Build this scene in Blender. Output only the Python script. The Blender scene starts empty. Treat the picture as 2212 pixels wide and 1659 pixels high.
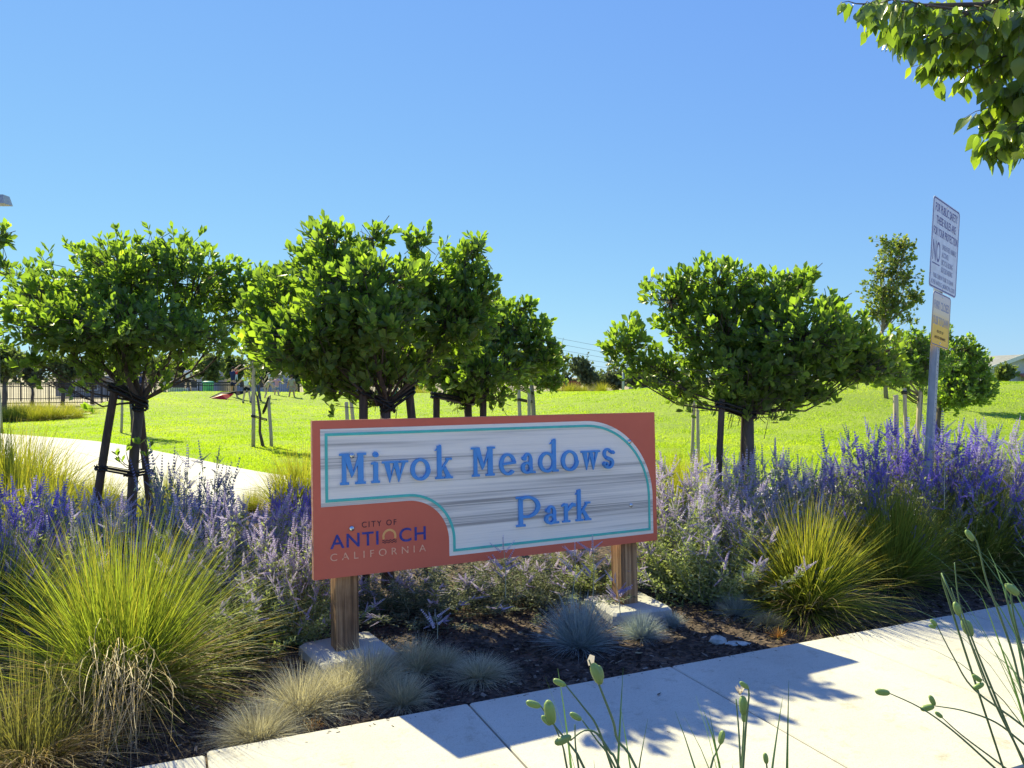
import bpy, math, random
import numpy as np
from mathutils import Vector, Matrix
random.seed(7); RNG = np.random.default_rng(7)
SC = bpy.context.scene
# ---------------------------------------------------------------- camera, world, sun, exposure
CAMZ = 1.63; F = 1671.0; PITCH = 0.0087
cam = bpy.data.objects.new('camera', bpy.data.cameras.new('camera')); SC.collection.objects.link(cam)
cam.location = (0, 0, CAMZ); cam.rotation_euler = (math.pi/2 - PITCH, 0, 0)
cam.data.sensor_width = 36; cam.data.lens = F/2212*36; cam.data.clip_start = .05; cam.data.clip_end = 4000
SC.camera = cam
SUN = Vector((-0.952, 1.262, 1.38)).normalized()          # towards the sun
EL = math.asin(SUN.z); AZ = math.atan2(SUN.x, SUN.y)
W = bpy.data.worlds.new('World'); SC.world = W; W.use_nodes = True
wn = W.node_tree; wn.nodes.clear()
sky = wn.nodes.new('ShaderNodeTexSky'); sky.sky_type = 'NISHITA'; sky.sun_disc = False
sky.sun_elevation = EL; sky.sun_rotation = AZ
sky.air_density = 1.0; sky.dust_density = 0.0; sky.ozone_density = 3.0; sky.altitude = 0
EXPO = 1.1
bg = wn.nodes.new('ShaderNodeBackground'); bg.inputs['Strength'].default_value = 0.1
wo = wn.nodes.new('ShaderNodeOutputWorld'); sep = wn.nodes.new('ShaderNodeSeparateColor'); cmb = wn.nodes.new('ShaderNodeCombineColor')
wn.links.new(sky.outputs[0], sep.inputs[0])
for i, (gm, k) in enumerate(((.58, .145), (.56, .232), (.15, .715))):      # per-channel sky grade, flattened so the unseen sky adds more fill
    p = wn.nodes.new('ShaderNodeMath'); p.operation = 'POWER'; p.inputs[1].default_value = gm; wn.links.new(sep.outputs[i], p.inputs[0])
    q = wn.nodes.new('ShaderNodeMath'); q.operation = 'MULTIPLY'; q.inputs[1].default_value = k*10/2**EXPO; wn.links.new(p.outputs[0], q.inputs[0]); wn.links.new(q.outputs[0], cmb.inputs[i])
wn.links.new(cmb.outputs[0], bg.inputs[0]); wn.links.new(bg.outputs[0], wo.inputs[0])
sl = bpy.data.lights.new('sun', 'SUN'); sl.energy = 4.9; sl.angle = math.radians(0.53); sl.color = (1.0, .92, .54)
so = bpy.data.objects.new('sun', sl); SC.collection.objects.link(so); so.rotation_euler = SUN.to_track_quat('Z', 'Y').to_euler()
so.location = (-5, 8, 9)
SC.view_settings.view_transform = 'Standard'; SC.view_settings.look = 'None'
SC.view_settings.exposure = EXPO; SC.view_settings.gamma = 1; SC.view_settings.use_curve_mapping = False
SC.cycles.max_bounces = 8; SC.cycles.diffuse_bounces = 5; SC.cycles.glossy_bounces = 2; SC.cycles.transmission_bounces = 6
SC.cycles.use_denoising = True

# ---------------------------------------------------------------- helpers
def ray(u, v):
    x = (u-1106)/F; z = -(v-829.5)/F
    c, s = math.cos(PITCH), math.sin(PITCH)
    y2 = c + z*s; z2 = z*c - s
    return x/y2, z2/y2
def P(u, v, Y):
    a, b = ray(u, v); return Vector((a*Y, Y, CAMZ + b*Y))
def G(u, v, z=0.):
    a, b = ray(u, v); Y = (z-CAMZ)/b; return Vector((a*Y, Y, z))
ctl = [(-14.7,22.1,0),(-10,19,0),(-6,14.5,0),(-3,12,0),(0,12,0),(5,13,.03),(10,14.5,.12),(16,16,.25),(-5.8,17.9,0.02),(-11,22.7,.03),
 (-22,24,0),(-30,30,0),(-20,30,-.02),(-17.5,30,.1),(-18.3,37,.5),(-20,46,.75),(-13.9,40.5,.27),(-12,50,.62),(-24,40,.25),(-28,46,.1),(0,30,.25),(-6,30,.1),(-3,40,.3),
 (6.3,30,1.2),(11.5,30,1.45),(14.5,30,1.42),(19.8,30,1.38),(26,32,1.3),(8,22,.40),(14,22,.5),(20,22,.55),(3.5,22,.18),(8,26,.95),(14,26,1.1),(12,38,1.3),(5,38,.95),(1.5,46,.62),(.8,55,.62),(-6,50,.55),
 (-20,62,.1),(-5,62,.1),(8,62,.1),(25,62,.1),(-35,60,0),(35,60,.2),(45,35,.6),(40,20,.5)]
CX = np.array(ctl, float)
def _phi(r2): return np.sqrt(r2+6.)
_A = _phi(((CX[:,None,:2]-CX[None,:,:2])**2).sum(-1)) + np.eye(len(CX))*-0.0
_w = np.linalg.solve(_A + np.eye(len(CX))*1e-3, CX[:,2])
def hgt(x, y):
    x = np.asarray(x, float); y = np.asarray(y, float); sh = x.shape
    xf, yf = x.ravel(), y.ravel(); out = np.zeros(len(xf))
    for i in range(0, len(xf), 20000):
        d = (xf[i:i+20000,None]-CX[None,:,0])**2 + (yf[i:i+20000,None]-CX[None,:,1])**2
        out[i:i+20000] = _phi(d)@_w
    f = np.clip((yf-10.5)/3, 0, 1)
    return (np.clip(out, -.02, None)*f).reshape(sh)
def H1(x, y): return float(hgt(np.array([x]), np.array([y]))[0])

BZ = -.05   # the planting bed lies a little below the paving
def link(o, parent=None):
    SC.collection.objects.link(o)
    if parent is not None: o.parent = parent
    return o
def tag(o, label=None, cat=None, group=None, kind=None):
    if label: o['label'] = label
    if cat: o['category'] = cat
    if group: o['group'] = group
    if kind: o['kind'] = kind
    return o
def thing(name, label, cat, loc=(0,0,0), rz=0., group=None):
    o = bpy.data.objects.new(name, None); o.empty_display_size = .1; link(o); o.location = loc; o.rotation_euler = (0,0,rz)
    return tag(o, label, cat, group)
def mesh_np(name, V, Fc, mat, smooth=True, rnd=None, col=None):
    V = np.ascontiguousarray(V, dtype=np.float32); Fc = np.ascontiguousarray(Fc, dtype=np.int32)
    me = bpy.data.meshes.new(name); n, k = Fc.shape
    me.vertices.add(len(V)); me.vertices.foreach_set('co', V.ravel())
    me.loops.add(n*k); me.loops.foreach_set('vertex_index', Fc.ravel())
    me.polygons.add(n); me.polygons.foreach_set('loop_start', np.arange(0, n*k, k, dtype=np.int32))
    me.polygons.foreach_set('loop_total', np.full(n, k, np.int32))
    me.polygons.foreach_set('use_smooth', np.full(n, smooth, bool))
    me.update(calc_edges=True)
    if rnd is not None:
        a = me.attributes.new('rnd', 'FLOAT', 'POINT'); a.data.foreach_set('value', np.ascontiguousarray(rnd, dtype=np.float32))
    if col is not None:
        a = me.attributes.new('col', 'FLOAT_COLOR', 'POINT')
        c4 = np.ones((len(V),4), np.float32); c4[:,:3] = col; a.data.foreach_set('color', c4.ravel())
    if mat: me.materials.append(mat)
    return me
def obj_np(name, V, Fc, mat, parent=None, **kw):
    return link(bpy.data.objects.new(name, mesh_np(name, V, Fc, mat, **kw)), parent)
class MB:
    """collects polygons of one part"""
    def __init__(s): s.v = []; s.f = []
    def add(s, vs, fs):
        n = len(s.v); s.v += [tuple(map(float, p)) for p in vs]; s.f += [tuple(i+n for i in f) for f in fs]; return s
    def box(s, c, d, m=None, taper=1., bev=0.):
        x, y, z = (q/2 for q in d); vs = []
        for sz in (-1, 1):
            t = taper if sz > 0 else 1
            for a, b in ((-1,-1),(1,-1),(1,1),(-1,1)): vs.append(Vector((a*x*t, b*y*t, sz*z)))
        if m is not None: vs = [m@p for p in vs]
        vs = [p+Vector(c) for p in vs]
        return s.add(vs, [(3,2,1,0),(4,5,6,7),(0,1,5,4),(1,2,6,5),(2,3,7,6),(3,0,4,7)])
    def cbox(s, c, d, b=.01, taper=1.):
        """box with chamfered vertical and top edges"""
        x, y, z = d[0]/2, d[1]/2, d[2]
        def ringp(ix, zz): 
            X, Y = x-ix, y-ix
            return [(-X+b,-Y,zz),(X-b,-Y,zz),(X,-Y+b,zz),(X,Y-b,zz),(X-b,Y,zz),(-X+b,Y,zz),(-X,Y-b,zz),(-X,-Y+b,zz)]
        vs = ringp(0, 0)+ringp((1-taper)*x, z-b)+ringp((1-taper)*x+b, z)
        fs = [tuple(range(7,-1,-1)), tuple(range(16,24))]
        for L in (0, 8):
            for i in range(8): fs.append((L+i, L+(i+1)%8, L+8+(i+1)%8, L+8+i))
        return s.add([(p[0]+c[0], p[1]+c[1], p[2]+c[2]) for p in vs], fs)
    def tube(s, pts, rad, n=8, cap=True):
        pts = [Vector(p) for p in pts]
        if not hasattr(rad, '__len__'): rad = [rad]*len(pts)
        vs = []; fs = []; prev = None
        for i, p in enumerate(pts):
            t = (pts[min(i+1, len(pts)-1)]-pts[max(i-1, 0)]).normalized()
            a = prev if prev is not None else (Vector((0,0,1)) if abs(t.z) < .9 else Vector((1,0,0)))
            e1 = (a - t*a.dot(t)).normalized(); e2 = t.cross(e1); prev = e1
            for k in range(n):
                w = 2*math.pi*k/n; vs.append(p+(e1*math.cos(w)+e2*math.sin(w))*rad[i])
        for i in range(len(pts)-1):
            for k in range(n): fs.append((i*n+k, i*n+(k+1)%n, (i+1)*n+(k+1)%n, (i+1)*n+k))
        if cap: fs += [tuple(range(n-1,-1,-1)), tuple(range((len(pts)-1)*n, len(pts)*n))]
        return s.add(vs, fs)
    def lathe(s, prof, c=(0,0,0), axis=None, n=12):
        vs = []; fs = []; m = axis or Matrix.Identity(3)
        for r, z in prof:
            for k in range(n):
                w = 2*math.pi*k/n; vs.append(Vector(c)+m@Vector((r*math.cos(w), r*math.sin(w), z)))
        for i in range(len(prof)-1):
            for k in range(n): fs.append((i*n+k, i*n+(k+1)%n, (i+1)*n+(k+1)%n, (i+1)*n+k))
        return s.add(vs, fs)
    def prism(s, poly, y0, y1):
        """closed polygon in x,z extruded along y from y0 (front) to y1"""
        n = len(poly)
        A = sum(poly[i][0]*poly[(i+1)%n][1]-poly[(i+1)%n][0]*poly[i][1] for i in range(n))
        if A < 0: poly = poly[::-1]
        vs = [(x, y0, z) for x, z in poly]+[(x, y1, z) for x, z in poly]
        fs = [tuple(range(n)), tuple(range(2*n-1, n-1, -1))]+[((i+1)%n, i, n+i, n+(i+1)%n) for i in range(n)]
        return s.add(vs, fs)
    def mesh(s, name, mat, smooth=False):
        me = bpy.data.meshes.new(name); me.from_pydata(s.v, [], s.f)
        if smooth: me.polygons.foreach_set('use_smooth', [True]*len(me.polygons))
        if mat: me.materials.append(mat)
        me.update(); return me
    def build(s, name, mat, parent=None, smooth=False):
        return link(bpy.data.objects.new(name, s.mesh(name, mat, smooth)), parent)
def copy_tree(o, parent=None):
    c = o.copy(); SC.collection.objects.link(c); c.parent = parent
    for ch in list(o.children): copy_tree(ch, c)
    return c

# ---------------------------------------------------------------- materials
def newmat(name):
    m = bpy.data.materials.new(name); m.use_nodes = True; nt = m.node_tree; nt.nodes.clear()
    out = nt.nodes.new('ShaderNodeOutputMaterial'); b = nt.nodes.new('ShaderNodeBsdfPrincipled'); nt.links.new(b.outputs[0], out.inputs[0])
    return m, nt, b, out
def N(nt, t, **kw):
    n = nt.nodes.new(t)
    for k, v in kw.items():
        if k in n.inputs: n.inputs[k].default_value = v
        else: setattr(n, k, v)
    return n
def coords(nt, scale=(1,1,1), obj=True):
    tc = nt.nodes.new('ShaderNodeTexCoord'); mp = nt.nodes.new('ShaderNodeMapping'); mp.inputs['Scale'].default_value = scale
    nt.links.new(tc.outputs['Object' if obj else 'Generated'], mp.inputs[0]); return mp.outputs[0]
def ramp(nt, fac, stops):
    r = nt.nodes.new('ShaderNodeValToRGB'); els = r.color_ramp.elements
    while len(els) < len(stops): els.new(.5)
    for e, (p, c) in zip(els, stops): e.position = p; e.color = (*c, 1) if len(c) == 3 else c
    nt.links.new(fac, r.inputs[0]); return r.outputs[0]
def noise_mat(name, stops, scale=4, stretch=(1,1,1), rough=.85, bump=.0, bscale=30, detail=6, spec=.3, metal=0., dist=.002):
    m, nt, b, o = newmat(name); co = coords(nt, stretch)
    n = N(nt, 'ShaderNodeTexNoise', Scale=scale, Detail=detail, Roughness=.6); nt.links.new(co, n.inputs['Vector'])
    nt.links.new(ramp(nt, n.outputs['Fac'], stops), b.inputs['Base Color'])
    b.inputs['Roughness'].default_value = rough; b.inputs['Specular IOR Level'].default_value = spec; b.inputs['Metallic'].default_value = metal
    if bump:
        n2 = N(nt, 'ShaderNodeTexNoise', Scale=bscale, Detail=5); nt.links.new(co, n2.inputs['Vector'])
        bp = N(nt, 'ShaderNodeBump', Strength=bump, Distance=dist); nt.links.new(n2.outputs['Fac'], bp.inputs['Height']); nt.links.new(bp.outputs[0], b.inputs['Normal'])
    return m
def flat(name, c, rough=.6, spec=.4, metal=0.):
    k = .12
    return noise_mat(name, [(.3, tuple(x*(1-k) for x in c)), (.7, tuple(min(1, x*(1+k)) for x in c))], 12, rough=rough, spec=spec, metal=metal)
def leafmat(name, stops, trans, tf=.4, rough=.45, spec=.4, attr='rnd'):
    m, nt, b, o = newmat(name)
    a = N(nt, 'ShaderNodeAttribute', attribute_name=attr)
    c = ramp(nt, a.outputs['Fac'], stops) if stops else a.outputs['Color']
    nt.links.new(c, b.inputs['Base Color']); b.inputs['Roughness'].default_value = rough; b.inputs['Specular IOR Level'].default_value = spec
    t = nt.nodes.new('ShaderNodeBsdfTranslucent'); mx = nt.nodes.new('ShaderNodeMixShader'); mx.inputs[0].default_value = tf
    mc = N(nt, 'ShaderNodeMix', data_type='RGBA', blend_type='MULTIPLY'); mc.inputs[0].default_value = 1.
    nt.links.new(c, mc.inputs[6]); mc.inputs[7].default_value = (*trans, 1)
    nt.links.new(mc.outputs[2], t.inputs[0])
    nt.links.new(b.outputs[0], mx.inputs[1]); nt.links.new(t.outputs[0], mx.inputs[2]); nt.links.new(mx.outputs[0], o.inputs[0])
    return m
# translucent multiplier is (transmitted colour)/(reflected colour): thin leaves pass yellow-green light
M = {}
M['leaf'] = leafmat('evergreen_leaf', [(0,(.095,.15,.05)),(.5,(.13,.20,.06)),(.85,(.165,.24,.065)),(1,(.23,.29,.075))], (2.5,2.6,.6), .50, .38, .5)
M['leaf_dry'] = leafmat('small_tree_leaf', [(0,(.09,.14,.04)),(.6,(.14,.19,.05)),(1,(.26,.24,.08))], (2.6,2.6,1.), .4)
M['leaf_far'] = leafmat('far_leaf', [(0,(.09,.12,.05)),(1,(.18,.21,.09))], (2.,2.2,1.), .35, .7, .2)
M['leaf_far_dark'] = leafmat('far_dark_leaf', [(0,(.08,.10,.06)),(1,(.15,.175,.10))], (1.6,1.8,1.), .25, .7, .2)
M['leaf_branch'] = leafmat('overhanging_leaf', [(0,(.07,.11,.04)),(.6,(.11,.16,.045)),(1,(.24,.27,.04))], (3.2,3.3,.8), .46, .25, .8)
M['blade'] = leafmat('grass_blade', None, (1.7,1.65,.9), .45, .5, .35, attr='col')
M['fescue'] = leafmat('fescue_blade', None, (1.3,1.3,1.1), .3, .6, .3, attr='col')
M['lawnblade'] = leafmat('lawn_blade', [(0,(.15,.24,.022)),(.5,(.23,.33,.03)),(1,(.35,.40,.06))], (2.1,2.1,.7), .55, .6, .2)
M['sage_leaf'] = leafmat('sage_leaf', [(0,(.16,.21,.08)),(.5,(.29,.34,.16)),(1,(.46,.48,.32))], (1.7,1.8,.9), .35, .75, .2)
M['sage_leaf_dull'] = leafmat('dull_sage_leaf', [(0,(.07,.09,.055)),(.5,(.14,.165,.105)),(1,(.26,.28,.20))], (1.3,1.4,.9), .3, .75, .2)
M['sage_lilac'] = leafmat('sage_lilac_flower', [(0,(.38,.33,.55)),(.5,(.56,.51,.71)),(1,(.78,.75,.86))], (1.1,1.05,1.1), .4, .8, .2)
M['sage_violet'] = leafmat('sage_violet_flower', [(0,(.13,.10,.46)),(.5,(.24,.19,.66)),(1,(.50,.43,.84))], (1.2,1.1,1.4), .3, .8, .2)
M['sage_grey'] = leafmat('sage_greyblue_flower', [(0,(.16,.16,.32)),(.5,(.28,.28,.46)),(1,(.48,.47,.64))], (1.2,1.2,1.3), .3, .8, .2)
M['sage_stem'] = noise_mat('sage_stem', [(.3,(.26,.28,.20)),(.7,(.42,.42,.34))], 20)
M['bark'] = noise_mat('bark', [(.3,(.07,.055,.045)),(.7,(.16,.13,.11))], 18, (1,1,.25), .9, .9, 40, dist=.01)
M['bark_pale'] = noise_mat('pale_bark', [(.3,(.20,.16,.12)),(.7,(.36,.31,.25))], 14, (1,1,.3), .9, .5, 30)
M['stake_dark'] = noise_mat('dark_stake_wood', [(.3,(.055,.042,.035)),(.7,(.13,.10,.08))], 22, (3,3,.3), .85, .5, 40)
M['stake_light'] = noise_mat('pale_stake_wood', [(.3,(.34,.28,.20)),(.7,(.56,.47,.34))], 16, (3,3,.3), .85, .3, 40)
M['rubber'] = flat('black_rubber_tie', (.012,.012,.014), .5, .5)
M['path'] = None

def concrete(name, c0, c1, warm=1.):
    m, nt, b, o = newmat(name); co = coords(nt)
    n1 = N(nt, 'ShaderNodeTexNoise', Scale=1.3, Detail=5, Roughness=.6); nt.links.new(co, n1.inputs['Vector'])
    n2 = N(nt, 'ShaderNodeTexNoise', Scale=220, Detail=3); nt.links.new(co, n2.inputs['Vector'])
    mp = coords(nt, (6, 140, 1)); n3 = N(nt, 'ShaderNodeTexNoise', Scale=2.2, Detail=4); nt.links.new(mp, n3.inputs['Vector'])
    base = ramp(nt, n1.outputs['Fac'], [(.3, c0), (.7, c1)])
    sp = ramp(nt, n2.outputs['Fac'], [(.30, (.60,.58,.54)), (.46, (1,1,1))])
    mx = N(nt, 'ShaderNodeMix', data_type='RGBA', blend_type='MULTIPLY'); mx.inputs[0].default_value = .7
    nt.links.new(base, mx.inputs[6]); nt.links.new(sp, mx.inputs[7])
    br = ramp(nt, n3.outputs['Fac'], [(.3, (.90,.89,.87)), (.6, (1,1,1))])
    mx2 = N(nt, 'ShaderNodeMix', data_type='RGBA', blend_type='MULTIPLY'); mx2.inputs[0].default_value = .8
    nt.links.new(mx.outputs[2], mx2.inputs[6]); nt.links.new(br, mx2.inputs[7])
    # sparse stains
    n4 = N(nt, 'ShaderNodeTexNoise', Scale=7., Detail=8, Roughness=.75); nt.links.new(co, n4.inputs['Vector'])
    st = ramp(nt, n4.outputs['Fac'], [(.30, (.62,.58,.52)), (.44, (1,1,1))])
    mx3 = N(nt, 'ShaderNodeMix', data_type='RGBA', blend_type='MULTIPLY'); mx3.inputs[0].default_value = .7
    nt.links.new(mx2.outputs[2], mx3.inputs[6]); nt.links.new(st, mx3.inputs[7])
    nt.links.new(mx3.outputs[2], b.inputs['Base Color']); b.inputs['Roughness'].default_value = .9; b.inputs['Specular IOR Level'].default_value = .2
    bp = N(nt, 'ShaderNodeBump', Strength=.35, Distance=.002); nt.links.new(n3.outputs['Fac'], bp.inputs['Height']); nt.links.new(bp.outputs[0], b.inputs['Normal'])
    return m
M['concrete'] = concrete('broomed_concrete', (.50,.475,.42), (.62,.59,.525))
M['concrete_path'] = concrete('path_concrete', (.54,.51,.48), (.62,.59,.555))
M['footing'] = concrete('footing_concrete', (.40,.39,.38), (.50,.49,.47))

def mulch_mat():
    m, nt, b, o = newmat('bark_mulch'); co = coords(nt)
    v = N(nt, 'ShaderNodeTexVoronoi', Scale=38.); nt.links.new(co, v.inputs['Vector'])
    n = N(nt, 'ShaderNodeTexNoise', Scale=3., Detail=6); nt.links.new(co, n.inputs['Vector'])
    c1 = ramp(nt, v.outputs['Color'], [(.1,(.025,.018,.016)),(.6,(.060,.040,.032)),(.95,(.14,.10,.075))])
    c2 = ramp(nt, n.outputs['Fac'], [(.35,(.75,.75,.75)),(.65,(1.25,1.15,1.05))])
    mx = N(nt, 'ShaderNodeMix', data_type='RGBA', blend_type='MULTIPLY'); mx.inputs[0].default_value = 1.
    nt.links.new(c1, mx.inputs[6]); nt.links.new(c2, mx.inputs[7]); nt.links.new(mx.outputs[2], b.inputs['Base Color'])
    b.inputs['Roughness'].default_value = .95
    bp = N(nt, 'ShaderNodeBump', Strength=.9, Distance=.012); nt.links.new(v.outputs['Distance'], bp.inputs['Height']); nt.links.new(bp.outputs[0], b.inputs['Normal'])
    return m
M['mulch'] = mulch_mat()
M['chip'] = leafmat('mulch_chip', [(0,(.022,.016,.014)),(.55,(.06,.042,.034)),(.9,(.13,.095,.072)),(1,(.34,.28,.23))], (1,1,1), .02, .9, .2)
def lawn_mat():
    m, nt, b, o = newmat('lawn_turf'); co = coords(nt)
    n = N(nt, 'ShaderNodeTexNoise', Scale=.35, Detail=6); nt.links.new(co, n.inputs['Vector'])
    n2 = N(nt, 'ShaderNodeTexNoise', Scale=9, Detail=8, Roughness=.7); nt.links.new(co, n2.inputs['Vector'])
    c1 = ramp(nt, n.outputs['Fac'], [(.3,(.17,.25,.02)),(.7,(.24,.32,.03))])
    c2 = ramp(nt, n2.outputs['Fac'], [(.35,(.65,.7,.6)),(.65,(1.2,1.15,1.1))])
    mx = N(nt, 'ShaderNodeMix', data_type='RGBA', blend_type='MULTIPLY'); mx.inputs[0].default_value = 1.
    nt.links.new(c1, mx.inputs[6]); nt.links.new(c2, mx.inputs[7]); nt.links.new(mx.outputs[2], b.inputs['Base Color'])
    b.inputs['Roughness'].default_value = .95
    bp = N(nt, 'ShaderNodeBump', Strength=.8, Distance=.03); nt.links.new(n2.outputs['Fac'], bp.inputs['Height']); nt.links.new(bp.outputs[0], b.inputs['Normal'])
    return m
M['lawn'] = lawn_mat()
M['earth'] = noise_mat('dry_earth', [(.3,(.20,.17,.12)),(.7,(.34,.29,.21))], .3, bump=.4, bscale=20)

# ---------------------------------------------------------------- ground
def grid(x0, x1, nx, y0, y1, ny):
    xs = np.linspace(x0, x1, nx); ys = np.linspace(y0, y1, ny); X, Y = np.meshgrid(xs, ys)
    i = np.arange(nx*ny).reshape(ny, nx)
    Fc = np.stack([i[:-1,:-1], i[:-1,1:], i[1:,1:], i[1:,:-1]], -1).reshape(-1, 4)
    return X.ravel(), Y.ravel(), Fc
g = MB().add([(-1500,-300,-.06),(1500,-300,-.06),(1500,2500,-.06),(-1500,2500,-.06)], [(0,1,2,3)]).build('ground', M['earth']); g['kind'] = 'structure'
# path centre line (a curve that runs behind the sign)
PX = np.array([-30,-22,-14.7,-9.87,-5.78,-3.49,-1.,2.,6.,10.,14.,20.,30.]); PY = np.array([31,26,22.1,19.05,14.7,12.1,11.1,10.9,11.6,13.0,14.2,15.2,16.])
def far_edge(x): 
    # smooth interpolation of the far kerb line
    return np.interp(x, PX, PY)
tt = np.linspace(-30, 30, 241); fe = np.convolve(np.pad(far_edge(tt), 6, mode='edge'), np.ones(13)/13, 'valid')
def fedge(x): return np.interp(x, tt, fe)
# lawn sheet
X, Y, Fc = grid(-40, 45, 341, 10, 66, 225)
Z = hgt(X, Y) + .004 + .012*np.sin(X*3.1+np.sin(Y*2.))*np.sin(Y*2.7+X) 
keep = (Y[Fc] > fedge(X[Fc])-.7).all(1) & ((X[Fc] > -17.5-(Y[Fc]-29)*.25) | (Y[Fc] < 28.4) ).all(1)
lawn = obj_np('lawn', np.stack([X, Y, Z], 1), Fc[keep], M['lawn']); lawn['kind'] = 'structure'
SD = Vector((math.cos(math.radians(24)), math.sin(math.radians(24)), 0)); SN = Vector((-SD.y, SD.x, 0))
S0 = G(1010, 1517, .03)
# mulch bed
X, Y, Fc = grid(-16, 18, 681, -1.0, 20, 421)
bump = .008*np.sin(X*9+2*np.sin(Y*5))*np.cos(Y*8+X*2)+RNG.normal(0,.004,len(X))
dnn = (X-S0.x)*SN.x+(Y-S0.y)*SN.y; Z = BZ*np.clip(np.where(dnn > 0, dnn/.12, -(dnn+1.52)/.12), 0, 1)*np.clip((fedge(X)-3.0-Y)/.6, 0, 1)+bump*.8
keep = (Y[Fc] < fedge(X[Fc])-1.0).all(1)
bed = obj_np('planting_bed', np.stack([X, Y, Z], 1), Fc[keep], M['mulch']); bed['kind'] = 'structure'
# left far gravel yard behind the fence is the earth sheet itself; a second pale path strip at far left
# curved park path in slabs
park = thing('path', 'wide pale concrete path curving across the lawn edge', None); del park['label']; park['kind'] = 'structure'
def offs(x, d):
    e = .05; dx, dy = 2*e, float(fedge(x+e)-fedge(x-e)); L = math.hypot(dx, dy)
    return (x+dy/L*d, float(fedge(x))-dx/L*d)
xs = []; x = -29.5
while x < 26:
    xs.append(x); e = float(fedge(x+.1)-fedge(x))/.1; x += 1.8/math.hypot(1, e)
for k in range(len(xs)-1):
    for lane in (0, 1):
        m = MB(); a, b = xs[k]+.006, xs[k+1]-.006; st = 4
        top = []; o0, o1 = (0, 1.315) if lane == 0 else (1.33, 2.65)
        vs = []
        for j in range(st+1):
            xx = a+(b-a)*j/st
            p, q = offs(xx, o0), offs(xx, o1); vs += [(p[0], p[1], .035), (q[0], q[1], .035), (p[0], p[1], -.05), (q[0], q[1], -.05)]
        fs = []
        for j in range(st):
            i = 4*j; fs += [(i, i+1, i+5, i+4), (i+2, i, i+4, i+6), (i+1, i+3, i+7, i+5)]
        fs += [(0, 2, 3, 1), (4*st, 4*st+1, 4*st+3, 4*st+2)]
        m.add(vs, fs).build('slab', M['concrete_path'], park)
# far thin path beyond the lawn at the left
fp = MB(); pts = [(-34,29.5),(-24,29.6),(-19,30.4),(-15,33)]
vs = []; 
for x_, y_ in pts: vs += [(x_, y_, .02), (x_-.2, y_+1.3, .02)]
fp.add(vs, [(0,2,3,1),(2,4,5,3),(4,6,7,5)]); o = fp.build('far_path', M['concrete_path']); o['kind'] = 'structure'
# sidewalk slabs
side = thing('sidewalk', None, None, (S0.x, S0.y, 0), math.radians(24)); side['kind'] = 'structure'
for k in range(-5, 9):
    w = 1.2; m = MB(); x0 = k*w
    jit = (-.03 if k < -1 else 0)
    m.cbox((x0+w/2, -.76+jit, -.08), (w-.010, 1.5, .11), .006)
    me = m.mesh('slab', M['concrete']); o = link(bpy.data.objects.new('slab', me), side)
rd = MB(); rc = Vector((S0.x,S0.y,0))-SN*3.3; q = [rc-SD*60, rc+SD*60, rc+SD*60-SN*11, rc-SD*60-SN*11]; rd.add([(p.x,p.y,.012) for p in q], [(3,2,1,0)]); o = rd.build('road', noise_mat('sun_bleached_asphalt', [(.3,(.16,.155,.145)),(.7,(.24,.235,.22))], 6)); o['kind'] = 'structure'
kb = MB(); q = [rc-SD*60, rc+SD*60, rc+SD*60+SN*.16, rc-SD*60+SN*.16]; kb.add([(p.x,p.y,-.05) for p in q]+[(p.x,p.y,.13) for p in q], [(4,5,6,7),(0,1,5,4),(2,3,7,6)]); o = kb.build('kerb', M['concrete']); o['kind'] = 'structure'
# near planting strip edge: soil is the planting bed sheet

# ---------------------------------------------------------------- scattering helpers
def norm(a): return a/np.maximum(np.linalg.norm(a, axis=-1, keepdims=True), 1e-9)
def frames(d, roll=None, up=None):
    """rotation matrices whose y axis is d; z axis as near to `up` as possible, rolled"""
    n = len(d); d = norm(d)
    if up is None: up = np.tile([0,0,1.], (n,1))
    z = up - d*(up*d).sum(1, keepdims=True)
    bad = np.linalg.norm(z, axis=1) < .05; z[bad] = np.array([1.,.2,0]) ; z = norm(z - d*(z*d).sum(1, keepdims=True))
    x = np.cross(d, z)
    if roll is not None:
        c, s = np.cos(roll)[:,None], np.sin(roll)[:,None]; x, z = x*c+z*s, z*c-x*s
    return np.stack([x, d, z], -1)
def replicate(tv, tf, R, T, S):
    S = np.asarray(S, float)
    if S.ndim == 1: S = np.repeat(S[:,None], 3, 1)
    V = np.einsum('nij,nkj->nki', R, tv[None]*S[:,None,:]) + T[:,None,:]
    n = len(T); k = len(tv)
    Fc = tf[None] + (np.arange(n)*k)[:,None,None]
    return V.reshape(-1,3), Fc.reshape(-1, tf.shape[1]), k
# leaf templates: y along the blade
OBO = (np.array([(0,0,0),(0,.38,-.05),(0,.74,-.04),(0,1,.05),(-.17,.34,.02),(-.27,.66,.05),(.17,.34,.02),(.27,.66,.05)], float),
       np.array([(0,1,4),(0,6,1),(1,2,5),(1,5,4),(1,6,7),(1,7,2),(2,3,5),(2,7,3)]))
SIMPLE = (np.array([(0,0,0),(-.26,.55,.05),(0,1,0),(.26,.55,.05)], float), np.array([(0,2,1),(0,3,2)]))
def ovate():
    ys = [0,.12,.3,.5,.7,.87,1.08]; ws = [0,.24,.33,.31,.21,.10,0]
    v = []; 
    for i, (y, w) in enumerate(zip(ys, ws)):
        z = -.10*math.sin(y*2.2)
        v += [(-w, y+(.03 if i%2 else -.02), z+.22*w), (0, y, z), (w, y+(.03 if i%2 else -.02), z+.22*w)]
    f = []
    for i in range(len(ys)-1):
        a = i*3
        for c in (0, 1): f += [(a+c, a+c+1, a+c+4), (a+c, a+c+4, a+c+3)]
    return np.array(v, float), np.array(f)
OVA = ovate()

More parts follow.
